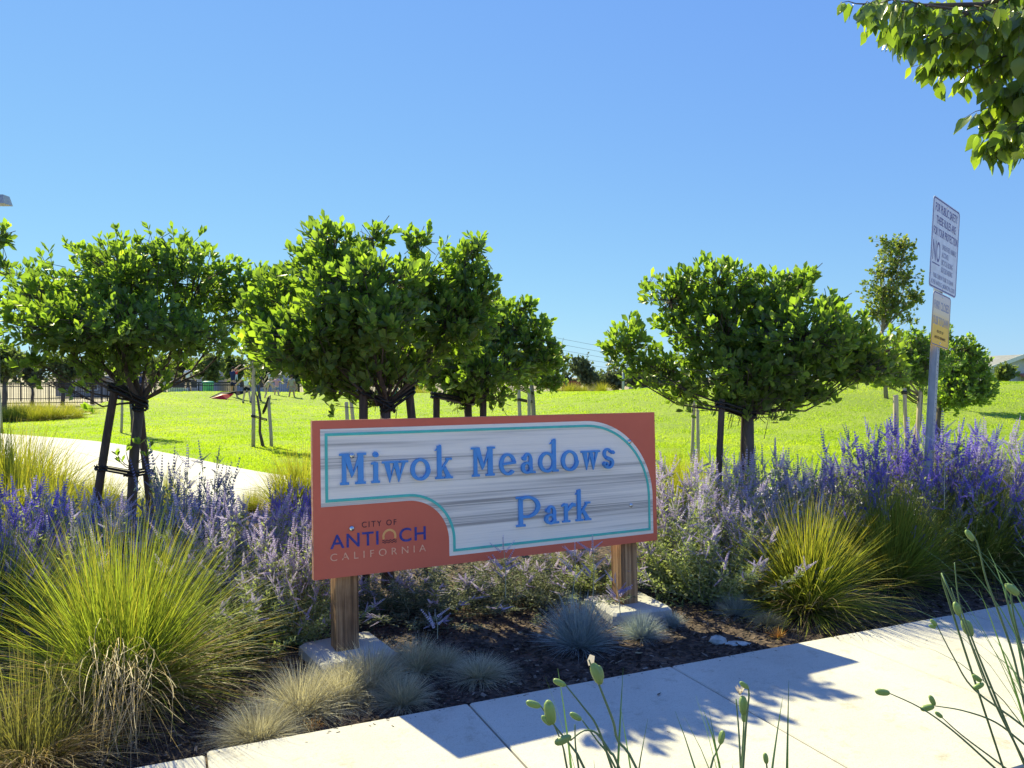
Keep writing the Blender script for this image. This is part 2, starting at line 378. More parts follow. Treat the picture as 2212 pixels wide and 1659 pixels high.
def twig_mesh(starts, ends, r0, r1, sag=0.):
    """many 3-sided twigs of two segments"""
    n = len(starts); mid = (starts+ends)/2; mid[:,2] -= sag*np.linalg.norm(ends-starts, axis=1)
    d = norm(ends-starts); Rf = frames(d); V = []
    for p, r in ((starts, r0), (mid, (r0+r1)/2), (ends, r1)):
        r = np.broadcast_to(r, (n,))
        for k in range(3):
            a = 2*math.pi*k/3; V.append(p + (Rf[:,:,0]*math.cos(a)+Rf[:,:,2]*math.sin(a))*r[:,None])
    V = np.stack(V, 1).reshape(-1, 3)
    tf = np.array([(L*3+k, L*3+(k+1)%3, L*3+3+(k+1)%3, L*3+3+k) for L in (0,1) for k in range(3)])
    return V, (tf[None]+(np.arange(n)*9)[:,None,None]).reshape(-1,4)

def tree(name, label, cat, group, base, Y, fork, blobs, nleaf, leaf=.086, mat='leaf', tpl=OBO, bark='bark', r=(.06,.045), nobj=0,
         rosette=7, depth=.85, lean_pts=None, bushy=.55, upness=.7, extra=None, fill=.35, wscale=1., limbs=True):
    """base: (x,y,z) ; fork & blobs given in image pixels at distance Y"""
    rg = np.random.default_rng(abs(hash(label)) % 10000 if False else sum(map(ord, label)))
    bx, by, bz = base; root = thing(name, label, cat, (bx, by, bz), 0, group); O = np.array([bx, by, bz])
    fk = np.array(P(fork[0], fork[1], by)); s = Y/F
    C = []; Rd = []
    for b in blobs:
        c = np.array(P(b[0], b[1], Y)); off = rg.uniform(-.35, .35)*b[2]*s if len(b) < 5 else b[4]
        c[1] += off; C.append(c); Rd.append((b[2]*s, b[2]*s*depth, b[3]*s))
    C = np.array(C); Rd = np.array(Rd)
    # trunk
    m = MB(); p0 = Vector((0,0,-.05)); p3 = Vector(fk-O)
    pts = [p0]+[Vector(q) for q in (lean_pts or [p0.lerp(p3, .33)+Vector((rg.normal(0,.012),0,0)), p0.lerp(p3, .66)+Vector((rg.normal(0,.012),0,0))])]+[p3]
    nn = len(pts); m.tube(pts, [r[0]*1.25]+[r[0]+(r[1]-r[0])*i/(nn-1) for i in range(1, nn)], 10, cap=True); m.build('trunk', M[bark], root, True)
    # limbs
    if limbs:
        for c, rd in zip(C, Rd):
            end = Vector(c-O); st = p3 + Vector((0,0,-.03)); v = end-st; mid = st+v*.45+Vector((0,0,-.10*v.length))+Vector(rg.normal(0,.04,3))
            m = MB(); k = min(1., max(.35, rd[0]*rd[2]*4))*r[1]
            m.tube([st, st.lerp(mid,.5)+Vector(rg.normal(0,.012,3)), mid, mid.lerp(end,.5)+Vector(rg.normal(0,.02,3)), end], [k*.8, k*.66, k*.5, k*.36, k*.2], 7)
            for _ in range(6):
                t = rg.normal(0,1,3); t /= np.linalg.norm(t); t[2] = abs(t[2])*.9; e2 = end+Vector(t*rd*.75); a = mid.lerp(end, rg.uniform(.1,.95))
                m.tube([a, a.lerp(e2,.5)+Vector(rg.normal(0,.03,3)), e2], [k*.28, k*.18, k*.08], 5)
            m.build('limb', M[bark], root, True)
    # tips
    nt_ = nleaf//rosette; vol = Rd[:,0]*Rd[:,2]*(Rd[:,1]**.5); pr = vol/vol.sum()
    bi = rg.choice(len(C), nt_, p=pr); u = norm(rg.normal(0,1,(nt_,3))); rad = rg.uniform(0,1,nt_)**fill
    lump = 1+.10*np.sin(u[:,0]*7+bi)+.08*np.sin(u[:,2]*9+bi*2)
    # part of the tips ride on the outer limbs so that the underside is leafy
    T0 = C[bi]+u*Rd[bi]*(rad*lump)[:,None]; al = rg.uniform(0,1,nt_) < (.16 if limbs else 0); tl2 = rg.uniform(.42,1.,nt_)[:,None]
    LT = fk[None]*(1-tl2)+C[bi]*tl2+np.array([0,0,-.06])+rg.normal(0,.09,(nt_,3))*np.array([1,1,.8])
    # shoots that stand proud of the outline
    rad = np.where(rg.uniform(0,1,nt_) < .13, rad*1.05+rg.uniform(.02,.26,nt_), rad)
    T = C[bi]+u*Rd[bi]*(rad*lump)[:,None]; T = np.where(al[:,None], LT, T)
    out = norm(u*np.array([1,1,.8])+np.array([0,0,upness])+rg.normal(0,.25,(nt_,3)))
    ld = norm(C[bi]-fk[None]); out = np.where(al[:,None], norm(ld*.7+np.array([0,0,.55])+rg.normal(0,.25,(nt_,3))), out)
    back = np.where(al[:,None], ld*.9+np.array([0,0,-.25]), norm(T-C[bi]+np.array([0,0,.02]))); st = T-norm(back)*rg.uniform(.12,.30,nt_)[:,None]*min(1.5, leaf/.085)
    V, Fq = twig_mesh(st-O, T-O, .0035*leaf/.085, .002*leaf/.085); obj_np('twigs', V, Fq, M[bark], root)['kind'] = 'stuff'
    k = rosette; n = nt_*k
    Tn = np.repeat(T, k, 0); on = np.repeat(out, k, 0); pos = rg.uniform(0,1,n)
    Tn = Tn-on*(pos*.10*leaf/.085)[:,None]
    az = norm(np.cross(on, rg.normal(0,1,(n,3)))); d = norm(on*(.35+bushy*rg.uniform(0,1.2,n))[:,None]+az*(.35+.65*pos)[:,None]+np.array([0,0,.12]))
    R = frames(d, rg.uniform(-.9,.9,n), up=norm(on+rg.normal(0,.3,(n,3))))
    S = leaf*rg.uniform(.6,1.2,n); S3 = np.stack([S*wscale*rg.uniform(.8,1.15,n), S, S], 1)
    rn = np.clip(rg.uniform(0,.75,n)+np.where(pos<.25,.25,0), 0, 1)
    idx = np.zeros(n, bool)
    if nobj:
        score = Tn[:,1] + rg.uniform(0,.25,n); idx[np.argsort(score)[:nobj]] = True
        mes = [mesh_np('leaf', tpl[0], tpl[1], M[mat], rnd=np.full(len(tpl[0]), q)) for q in (.15,.4,.6,.9)]
        for i in np.where(idx)[0]:
            o = bpy.data.objects.new('leaf', mes[min(3, int(rn[i]*4))]); link(o, root)
            mt = Matrix.Identity(4)
            for a in range(3):
                for b in range(3): mt[a][b] = R[i][a][b]*S3[i][b]
                mt[a][3] = Tn[i][a]-O[a]
            o.matrix_basis = mt
    q = ~idx
    V, Ft, kk = replicate(tpl[0], tpl[1], R[q], (Tn-O)[q], S3[q])
    obj_np('crown', V, Ft, M[mat], root, rnd=np.repeat(rn[q], kk))['kind'] = 'stuff'
    return root

def stake(p0, p1, rad, mat, label, group):
    r = thing('tree_stake', label, 'stake', p0, 0, group)
    v = Vector(p1)-Vector(p0); m = MB(); m.tube([Vector((0,0,-.05)), v*.3+Vector((.003,0,0)), v*.7-Vector((.003,0,0)), v*.985, v], [rad, rad, rad*.97, rad*.95, rad*.8], 10)
    m.build('shaft', M[mat], r, True); return r
def tie(a, b, ra, rb, label, group, th=.009):
    """rubber strap that loops round two posts (a: trunk side, b: stake side)"""
    a, b = Vector(a), Vector(b); mid = (a+b)/2; r = thing('tree_tie', label, 'strap', mid, 0, group)
    v = (b-a); L = v.length; e = v.normalized(); s = e.cross(Vector((0,0,1))).normalized(); m = MB()
    for dz in (-1.3*th, 1.3*th):
        pts = []
        for k in range(9): w = math.pi/2+math.pi*k/8; pts.append(a-mid+(e*math.cos(w)+s*math.sin(w))*(ra+th))
        for k in range(9): w = -math.pi/2+math.pi*k/8; pts.append(b-mid+(e*math.cos(w)+s*math.sin(w))*(rb+th))
        pts.append(pts[0]); pts = [p+Vector((0,0,dz+(.012 if i%2 else 0))) for i, p in enumerate(pts)]
        m.tube(pts, th, 6)
    m.build('strap', M['rubber'], r, True); return r

# ---------------------------------------------------------------- park sign
def sign_wood():
    m, nt, b, o = newmat('carved_whitewashed_wood')
    tc = nt.nodes.new('ShaderNodeTexCoord')
    def stretched(sx, sz, sc, det, w=0.):
        mp = nt.nodes.new('ShaderNodeMapping'); mp.inputs['Scale'].default_value = (sx, 1, sz); nt.links.new(tc.outputs['Object'], mp.inputs[0])
        n = N(nt, 'ShaderNodeTexNoise', Scale=sc, Detail=det, Roughness=.62, Distortion=w); nt.links.new(mp.outputs[0], n.inputs['Vector']); return n.outputs['Fac']
    big = stretched(.16, 7.5, 1.6, 3, .12); fine = stretched(.22, 60., 2.2, 5, .06); vf = stretched(.35, 150., 2., 3)
    a = N(nt, 'ShaderNodeMath', operation='MULTIPLY'); nt.links.new(ramp(nt, big, [(.44,(0,0,0)),(.60,(1,1,1))]), a.inputs[0])
    nt.links.new(ramp(nt, fine, [(.36,(.15,.15,.15)),(.58,(1,1,1))]), a.inputs[1])
    a2 = N(nt, 'ShaderNodeMath', operation='MULTIPLY_ADD'); nt.links.new(ramp(nt, vf, [(.52,(0,0,0)),(.66,(.30,.30,.30))]), a2.inputs[0]); a2.inputs[1].default_value = .8; nt.links.new(a.outputs[0], a2.inputs[2])
    c = ramp(nt, a2.outputs[0], [(0,(.93,.85,.77)),(.35,(.76,.70,.65)),(.8,(.47,.43,.40)),(1,(.36,.33,.31))])
    nt.links.new(c, b.inputs['Base Color']); b.inputs['Roughness'].default_value = .7
    bp = N(nt, 'ShaderNodeBump', Strength=.6, Distance=.004); nt.links.new(fine, bp.inputs['Height']); nt.links.new(bp.outputs[0], b.inputs['Normal'])
    return m
M['panel'] = sign_wood()
M['red'] = noise_mat('brick_red_paint', [(.3,(.64,.14,.085)),(.7,(.70,.165,.10))], 2.5, rough=.6, bump=.05, bscale=60)
M['red_edge'] = noise_mat('worn_board_edge', [(.35,(.50,.18,.12)),(.7,(.62,.36,.24))], 9, (1,1,4), .8)
M['teal'] = flat('teal_line_paint', (.085,.52,.46), .5)
M['blue'] = noise_mat('raised_blue_paint', [(.3,(.08,.28,.66)),(.7,(.11,.34,.74))], 14, rough=.55)
M['navy'] = noise_mat('worn_navy_print', [(.4,(.035,.04,.22)),(.62,(.065,.075,.32)),(.8,(.20,.08,.14))], 40, rough=.6)
M['black_print'] = flat('dark_print', (.045,.018,.035))
M['orange'] = noise_mat('orange_print', [(.3,(.80,.38,.12)),(.7,(.85,.46,.18))], 30)
M['peach'] = noise_mat('flaking_peach_print', [(.34,(.52,.13,.09)),(.42,(.80,.42,.26)),(.7,(.86,.52,.36))], 38, (1,1,1.6), rough=.7)
M['steel'] = flat('galvanised_bolt', (.62,.64,.66), .25, .5, 1.)
def post_wood():
    m, nt, b, o = newmat('weathered_post_wood'); co = coords(nt, (26, 26, .7))
    n = N(nt, 'ShaderNodeTexNoise', Scale=2., Detail=6, Roughness=.65, Distortion=.5); nt.links.new(co, n.inputs['Vector'])
    c2 = coords(nt, (1,1,1)); n2 = N(nt, 'ShaderNodeTexNoise', Scale=5., Detail=4); nt.links.new(c2, n2.inputs['Vector'])
    k = ramp(nt, n.outputs['Fac'], [(.30,(.09,.05,.03)),(.46,(.30,.165,.08)),(.62,(.50,.31,.17)),(.8,(.64,.46,.30))])
    k2 = ramp(nt, n2.outputs['Fac'], [(.32,(.45,.40,.38)),(.55,(1,1,1))])
    mx = N(nt, 'ShaderNodeMix', data_type='RGBA', blend_type='MULTIPLY'); mx.inputs[0].default_value = .8
    nt.links.new(k, mx.inputs[6]); nt.links.new(k2, mx.inputs[7]); nt.links.new(mx.outputs[2], b.inputs['Base Color']); b.inputs['Roughness'].default_value = .85
    bp = N(nt, 'ShaderNodeBump', Strength=.8, Distance=.006); nt.links.new(n.outputs['Fac'], bp.inputs['Height']); nt.links.new(bp.outputs[0], b.inputs['Normal'])
    return m
M['post'] = post_wood()
TH = .4684; LEAN = .0385
sign = thing('park_sign', 'large brick red park name sign with carved blue lettering on two wooden posts', 'sign', (-1.127, 4.413, 0), TH)
sign.rotation_euler = (-LEAN, 0, TH)
ZT = 1.378; SW, SH = 2.438, .914
def zz(h): return ZT + h
m = MB(); m.prism([(0,zz(0)),(SW,zz(0)),(SW,zz(-SH)),(0,zz(-SH))], 0.0, .042); m.build('backing_board', M['red'], sign)
m = MB(); e = .0025
m.prism([(-e,zz(-SH)),(0-.0002,zz(-SH)),(-.0002,zz(0)),(-e,zz(0))], .002, .04); m.prism([(0,zz(e)),(SW,zz(e)),(SW,zz(.0002)),(0,zz(.0002))], .002, .04)
m.build('board_edge', M['red_edge'], sign)
def outline(i):
    pts = [(.043+i, -.0485-i)]
    cx, cy, r = 1.85, -.60, .553-i
    for k in range(25): w = math.pi/2*(1-k/24); pts.append((cx+r*math.cos(w), cy+r*math.sin(w)))
    pts += [(2.403-i, -.861+i), (.836+i, -.861+i)]
    cx, cy, r = .57, -.765, .266+i
    for k in range(19): w = math.pi/2*(k/18); pts.append((cx+r*math.cos(w), cy+r*math.sin(w)))
    pts.append((.043+i, -.499+i)); return pts
m = MB(); m.prism([(x, zz(y)) for x, y in outline(0)], -.003, -.0003); m.build('carved_panel', M['panel'], sign)
a, b = outline(.025), outline(.041); n = len(a); m = MB()
vs = [(x, -.0075, zz(y)) for x, y in a]+[(x, -.0075, zz(y)) for x, y in b]+[(x, -.0031, zz(y)) for x, y in a]+[(x, -.0031, zz(y)) for x, y in b]
fs = []
for i in range(n):
    j = (i+1)%n; fs += [(i, n+i, n+j, j), (i, j, 2*n+j, 2*n+i), (n+j, n+i, 3*n+i, 3*n+j)]
m.add(vs, fs).build('teal_border', M['teal'], sign)
# serif letters built from overlapping strokes, each a hair proud of the last
def letter(polys, x, y0, name='letter', mat='blue', par=None, depth=.013, front=-.0031):
    mm = MB()
    for i, p in enumerate(polys): mm.prism([(x+a, zz(y0+b)) for a, b in p], front-depth-.0004*i, front)
    return mm.build(name, M[mat], par or sign)
def rect(x0, y0, x1, y1): return [(x0,y0),(x1,y0),(x1,y1),(x0,y1)]
def ring(cx, cy, rx, ry, tx, ty, a0=0, a1=360, n=28):
    """stroke polygons of an elliptical ring whose side walls are tx thick and top/bottom ty"""
    out = []; k = max(2, int(n*abs(a1-a0)/360))
    A = [math.radians(a0+(a1-a0)*i/k) for i in range(k+1)]
    o = [(cx+rx*math.cos(w), cy+ry*math.sin(w)) for w in A]; q = [(cx+(rx-tx)*math.cos(w), cy+(ry-ty)*math.sin(w)) for w in A]
    for i in range(k): out.append([o[i], o[i+1], q[i+1], q[i]])
    return out
def g_M(w, h): return [rect(.012*w/.15,0,.036,h), rect(w-.047,0,w-.013,h), rect(0,0,.052,.014), rect(w-.062,0,w,.014), rect(-.004,h-.013,.05,h), rect(w-.05,h-.013,w+.004,h),
    [(.014,h),(.052,h),(w*.53,h*.33),(w*.45,h*.22)], [(w-.040,h),(w-.018,h),(w*.53,h*.33),(w*.45,h*.22)]]
def g_i(w, h): return [rect(w*.5-.013,0,w*.5+.015,h), rect(0,0,w,.013), [(0,h-.012),(w*.5,h-.012),(w*.5,h+.006),(0,h-.002)]]+ring(w*.5, h+.048, .017, .017, .016, .016)
def g_w(w, h): return [[(.012,h-.006),(.046,h-.006),(w*.36,.03),(w*.30,-.004)], [(w*.30,-.004),(w*.36,.03),(w*.56,h-.006),(w*.48,h-.006)], [(w*.44,h-.006),(w*.62,h-.006),(w*.74,.03),(w*.66,-.004)], [(w*.66,-.004),(w*.74,.035),(w-.008,h-.006),(w-.03,h-.006)],
    rect(0,h-.012,.06,h), rect(w*.38,h-.012,w*.68,h), rect(w-.045,h-.012,w+.006,h)]
def g_o(w, h): return ring(w/2, h/2, w/2, h/2+.002, .026, .017)
def g_k(w, h, asc): return [rect(.012,0,.040,asc), rect(0,0,.056,.013), [(-.004,asc-.03),(.014,asc-.026),(.040,asc+.006),(.032,asc+.006)], [(.038,h*.36),(.038,h*.52),(w-.03,h-.004),(w-.012,h-.004)], [(.050,h*.46),(.066,h*.60),(w-.002,.006),(w-.036,.006)],
    rect(w-.048,0,w+.006,.012), rect(w-.040,h-.012,w,h)]
def g_e(w, h): return ring(w/2, h/2, w/2, h/2+.002, .026, .017, 5, 318)+[[(.02,h*.46),(w-.004,h*.52),(w-.004,h*.64),(.02,h*.55)]]
def g_a(w, h): return [rect(w-.040,.0,w-.014,h*.72), rect(w-.040,0,w+.008,.013)]+ring(w*.5, h*.66, w*.34, h*.345, .022, .017, 0, 165)+ring(w*.40, h*.28, w*.40, h*.29, .022, .015)+ring(w*.2, h*.74, .014, .014, .013, .013, n=10)
def g_d(w, h, asc): return [rect(w-.042,0,w-.014,asc), rect(w-.042,0,w+.006,.013), [(w-.062,asc-.03),(w-.04,asc-.026),(w-.014,asc+.006),(w-.026,asc+.006)]]+ring(w*.43, h/2, w*.43, h/2+.002, .025, .017)
def g_s(w, h): return ring(w*.48, h*.73, w*.36, h*.28, .020, .016, 20, 270)+ring(w*.50, h*.27, w*.42, h*.29, .022, .017, -160, 90)+[[(w*.30,h*.46),(w*.36,h*.62),(w*.66,h*.54),(w*.60,h*.38)]]+ring(w*.84,h*.80,.013,.013,.012,.012,n=10)+ring(w*.24,h*.22,.018,.018,.010,.010,n=10)
def g_P(w, h): return [rect(.014,0,.044,h), rect(-.004,0,.062,.014), rect(-.004,h-.014,.03,h)]+ring(w*.42, h*.64, w*.58, h*.37, .030, .017, -118, 122)
def g_r(w, h): return [rect(.016,0,.042,h), rect(0,0,.060,.013), [(-.004,h-.02),(.018,h-.014),(.018,h+.004),(-.004,h-.01)], [(.040,h*.56),(.040,h*.74),(w*.70,h+.002),(w*.92,h-.004),(w*.92,h*.80),(w*.74,h*.82)]]
B = -.378; XH = .130; AS = .208
letter(g_M(.152,.183), .154, B); letter(g_i(.052,.122), .341, B); letter(g_w(.157,.125), .407, B); letter(g_o(.127,.132), .585, B); letter(g_k(.108,.128,.205), .748, B)
letter(g_M(.157,.185), .995, B); letter(g_e(.121,.138), 1.186, B-.002); letter(g_a(.100,.134), 1.343, B); letter(g_d(.148,.132,.214), 1.473, B); letter(g_o(.133,.136), 1.647, B); letter(g_w(.147,.128), 1.804, B); letter(g_s(.102,.138), 1.970, B)
B2 = -.722
letter(g_P(.172,.196), 1.307, B2); letter(g_a(.103,.122), 1.511, B2); letter(g_r(.114,.126), 1.649, B2); letter(g_k(.114,.126,.210), 1.755, B2)
# sans lettering from the built-in outline font
def text_obj(txt, x0, x1, z0, z1, y, mat, parent, name='lettering', depth=.002, space=1., thick=0., split=False):
    cu = bpy.data.curves.new('t', 'FONT'); cu.body = txt; cu.size = 1; cu.extrude = .5; cu.space_character = space; cu.resolution_u = 6; cu.offset = thick
    to = bpy.data.objects.new('t', cu); SC.collection.objects.link(to); dg = bpy.context.evaluated_depsgraph_get(); dg.update()
    me = bpy.data.meshes.new_from_object(to.evaluated_get(dg)); bpy.data.objects.remove(to); 
    V = np.zeros(len(me.vertices)*3, np.float32); me.vertices.foreach_get('co', V); V = V.reshape(-1,3)
    mn, mxx = V.min(0), V.max(0); sx = (x1-x0)/(mxx[0]-mn[0]); sz = (z1-z0)/(mxx[1]-mn[1])
    o = np.stack([x0+(V[:,0]-mn[0])*sx, y-(V[:,2]-mn[2])*depth, z0+(V[:,1]-mn[1])*sz], 1).astype(np.float32)
    me.vertices.foreach_set('co', o.ravel()); me.materials.clear(); me.materials.append(M[mat]); me.update(); me.name = name
    if not split: return link(bpy.data.objects.new(name, me), parent)
    par = list(range(len(me.vertices)))
    def fd(i):
        while par[i] != i: par[i] = par[par[i]]; i = par[i]
        return i
    for e in me.edges:
        a_, b_ = fd(e.vertices[0]), fd(e.vertices[1])
        if a_ != b_: par[a_] = b_
    gr = {}
    for p in me.polygons: gr.setdefault(fd(p.vertices[0]), []).append(tuple(p.vertices))
    for fs in gr.values():
        ids = sorted({i for f in fs for i in f}); mp = {i: k for k, i in enumerate(ids)}; m_ = bpy.data.meshes.new('letter')
        m_.from_pydata([tuple(o[i]) for i in ids], [], [tuple(mp[i] for i in f) for f in fs]); m_.materials.append(M[mat]); link(bpy.data.objects.new('letter', m_), parent)
text_obj('CITY OF', .283, .495, zz(-.637), zz(-.603), -.0004, 'black_print', sign, space=1.35, thick=-.004, split=True)
text_obj('ANTI', .094, .383, zz(-.745), zz(-.664), -.0004, 'navy', sign, space=1.12, thick=.012, split=True)
text_obj('CH', .512, .682, zz(-.745), zz(-.661), -.0004, 'navy', sign, space=1.15, thick=.012, split=True)
text_obj('CALIFORNIA', .094, .681, zz(-.815), zz(-.773), -.0004, 'peach', sign, space=1.75, thick=-.004, split=True)
mm = MB()
for p in ring(.450, -.702, .044, .044, .013, .013, -22, 202): mm.prism([(a, zz(b)) for a, b in p], -.0024, -.0004)
mm.build('sun_arch', M['orange'], sign)
mm = MB()
for r_ in (0, 1):
    xs_ = np.linspace(.406, .495, 25); base = -.727-.011*r_
    for i in range(24):
        f = lambda x: base+.0035*math.sin((x-.406)/.0222*2*math.pi)
        a, b = xs_[i], xs_[i+1]; mm.prism([(a,zz(f(a)-.0022)),(b,zz(f(b)-.0022)),(b,zz(f(b)+.0022)),(a,zz(f(a)+.0022))], -.0022, -.0004)
mm.build('wave_lines', M['black_print'], sign)
RY = Matrix.Rotation(math.pi/2, 3, 'X')
for (x, y) in ((.224,-.207),(.221,-.636),(2.212,-.201),(2.214,-.648)):
    f = -.017 if (x < .3 and y > -.3) else -.0032
    mm = MB(); mm.lathe([(.0165,0),(.0165,.0025),(.012,.007),(.006,.009),(.0001,.0095)], (x, f, zz(y)), RY, 14); mm.lathe([(.0065,.0095),(.0065,.014),(.0001,.0142)], (x, f, zz(y)), RY, 6)
    mm.build('bolt', M['steel'], sign, True)
for x in (.203, 2.226):
    mm = MB(); mm.cbox((x, .113, -.02), (.138, .138, 1.37), .008); mm.build('post', M['post'], sign)
# footings
def footing(lx, label, s, rz, lyo):
    c = Vector((-1.127, 4.413, 0)) + Vector((math.cos(TH), math.sin(TH), 0))*lx + Vector((-math.sin(TH), math.cos(TH), 0))*lyo
    mm = MB(); mm.cbox((0,0,-.12), (s[0], s[1], .12+s[2]), .018, .97)
    o = mm.build('concrete_footing', M['footing']); o.location = (c.x, c.y, 0); o.rotation_euler = (0,0,rz)
    return tag(o, label, 'footing', 'concrete footings of the sign')
footing(.215, 'square concrete footing around the left sign post, dappled with sun', (.47,.47,.022), TH+.10, .10)
footing(2.235, 'square concrete footing around the right sign post, behind the blue fescue', (.48,.48,.028), TH-.10, .10)

# ---------------------------------------------------------------- pole with two rule signs
M['signwhite'] = flat('white_reflective_sheet', (.72,.74,.80), .35, .5)
M['signpurple'] = flat('violet_print', (.14,.13,.30), .5)
M['signgrey'] = flat('faded_print', (.30,.33,.48), .5)
def yel():  # base colour runs from yellow at the bottom to pale at the top
    m, nt, b, o = newmat('yellow_sheet_paler_at_top'); tc = nt.nodes.new('ShaderNodeTexCoord'); sp = nt.nodes.new('ShaderNodeSeparateXYZ'); nt.links.new(tc.outputs['Object'], sp.inputs[0])
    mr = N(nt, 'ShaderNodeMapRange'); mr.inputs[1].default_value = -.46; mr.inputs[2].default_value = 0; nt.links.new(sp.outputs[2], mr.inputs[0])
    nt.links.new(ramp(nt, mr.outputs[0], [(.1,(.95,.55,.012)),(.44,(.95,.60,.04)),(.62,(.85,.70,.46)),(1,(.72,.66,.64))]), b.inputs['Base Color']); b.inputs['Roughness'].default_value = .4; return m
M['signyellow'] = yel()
M['galv'] = noise_mat('galvanised_post', [(.3,(.30,.33,.37)),(.7,(.46,.49,.54))], 25, (1,1,.3), .45, metal=.3)
M['hole'] = flat('dark_hole', (.01,.01,.012))
SY = 6.5; tl = P(2014.5, 423, SY); 
ang = math.radians(41.5); pole = thing('rules_sign_pole', 'perforated grey pole carrying a white rules sign above a small yellow sign', 'sign', tuple(G(2001, 1234)), ang)
basep = pole.location.copy(); topc = (P(2014.5,423,SY)+P(2072,458,SY*1.066))/2
leanv = topc-basep; ax = Vector((0,0,1)).cross(leanv.normalized()); an = Vector((0,0,1)).angle(leanv)
pole.rotation_mode = 'QUATERNION'; pole.rotation_quaternion = Matrix.Rotation(an, 4, ax).to_quaternion() @ Matrix.Rotation(ang, 4, 'Z').to_quaternion()
PH = leanv.length
def rrect(x0, x1, z0, z1, r):
    pts = []
    for cx, cz, a in ((x1-r,z1-r,0),(x0+r,z1-r,90),(x0+r,z0+r,180),(x1-r,z0+r,270)):
        for k in range(5): w = math.radians(a+k*22.5); pts.append((cx+r*math.cos(w), cz+r*math.sin(w)))
    return pts
mm = MB(); hp = .027
for sx in (-1, 1):
    mm.box((sx*(hp-.002), .025, PH/2-.03), (.004, .05, PH-.1)); mm.box((sx*(hp+.009), .048, PH/2-.03), (.018, .004, PH-.1))
mm.box((0, .0021, PH/2-.03), (hp*2-.009, .004, PH-.1)); mm.build('channel_post', M['galv'], pole)
mm = MB()
for i in range(int((PH-.8)/.0254/1)):
    mm.lathe([(.0052,0),(.0001,.0006)], (0, -.0002, .1+i*.0254*1.4 if .1+i*.0254*1.4 < PH-.2 else .1), RY, 8)
mm.build('punched_holes', M['hole'], pole)['kind'] = 'stuff'
def plate(name, w, ztop, h, mat, y=-.006, border='signpurple', bw=.012, inset=.006):
    r = .035; o1 = rrect(-w/2, w/2, -h, 0, r); mm = MB(); mm.prism(o1, -.003, .0)
    o = mm.build(name, M[mat], pole); o.location = (0, y, ztop)
    a = rrect(-w/2+inset, w/2-inset, -h+inset, -inset, r-inset/2); b = rrect(-w/2+inset+bw, w/2-inset-bw, -h+inset+bw, -inset-bw, max(.01, r-inset-bw/2)); n = len(a)
    mm = MB(); mm.add([(x,-.0036,z) for x,z in a]+[(x,-.0036,z) for x,z in b], [(i, n+i, n+(i+1)%n, (i+1)%n) for i in range(n)]); mm.build('border_line', M[border], o)
    for q in (-.02, -h+.02): 
        mm = MB(); mm.lathe([(.009,.003),(.007,.007),(.0001,.009)], (0,0,q-(.012 if q > -.1 else -.012)), RY, 8); mm.build('bolt', M['steel'], o, True)
    return o
RW, RH = .61, .775
p1 = plate('rules_plate', RW, PH, RH, 'signwhite')
def tl_(s, fx0, fx1, fz0, fz1, mat, par, w, h, th=0., sp=1.): text_obj(s, -w/2+fx0*w, -w/2+fx1*w, -h*fz1, -h*fz0, -.0032, mat, par, depth=.0006, thick=th, space=sp)
for s, a, b, c, d, mt, th in (('FOR PUBLIC SAFETY',.09,.91,.06,.155,'signpurple',.012),('THESE RULES ARE',.14,.86,.195,.285,'signpurple',.012),('FOR YOUR PROTECTION',.06,.95,.325,.415,'signpurple',.012),
    ('NO',.07,.33,.475,.70,'signpurple',.0),('UNLEASHED ANIMALS',.40,.93,.475,.535,'signgrey',.012),('ALCOHOL',.40,.65,.56,.62,'signgrey',.012),('BICYCLE RIDING',.40,.82,.645,.705,'signgrey',.012),('SKATEBOARDING',.40,.82,.73,.79,'signgrey',.012),
    ('PARK CURFEW DUSK TO DAWN',.13,.87,.83,.88,'signgrey',.012),('AS PER ANTIOCH MUNICIPAL CODE',.06,.94,.905,.955,'signgrey',.012)):
    tl_(s, a, b, c, d, mt, p1, RW, RH, th)
mm = MB(); mm.prism([(-RW/2+.07*RW,-RH*.735),(-RW/2+.33*RW,-RH*.735),(-RW/2+.33*RW,-RH*.722),(-RW/2+.07*RW,-RH*.722)], -.0038, -.0032); mm.build('underline', M['signpurple'], p1)
YW, YH = .40, .46
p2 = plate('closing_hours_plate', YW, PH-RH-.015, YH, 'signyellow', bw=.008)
for s, a, b, c, d, mt in (('PARK CLOSED',.08,.92,.16,.32,'signgrey'),('DUSK TO DAWN',.08,.92,.45,.61,'signgrey'),('PER CITY OF',.30,.66,.70,.75,'black_print'),('ANTIOCH ORDINANCE',.18,.80,.81,.86,'black_print')):
    tl_(s, a, b, c, d, mt, p2, YW, YH, .01)

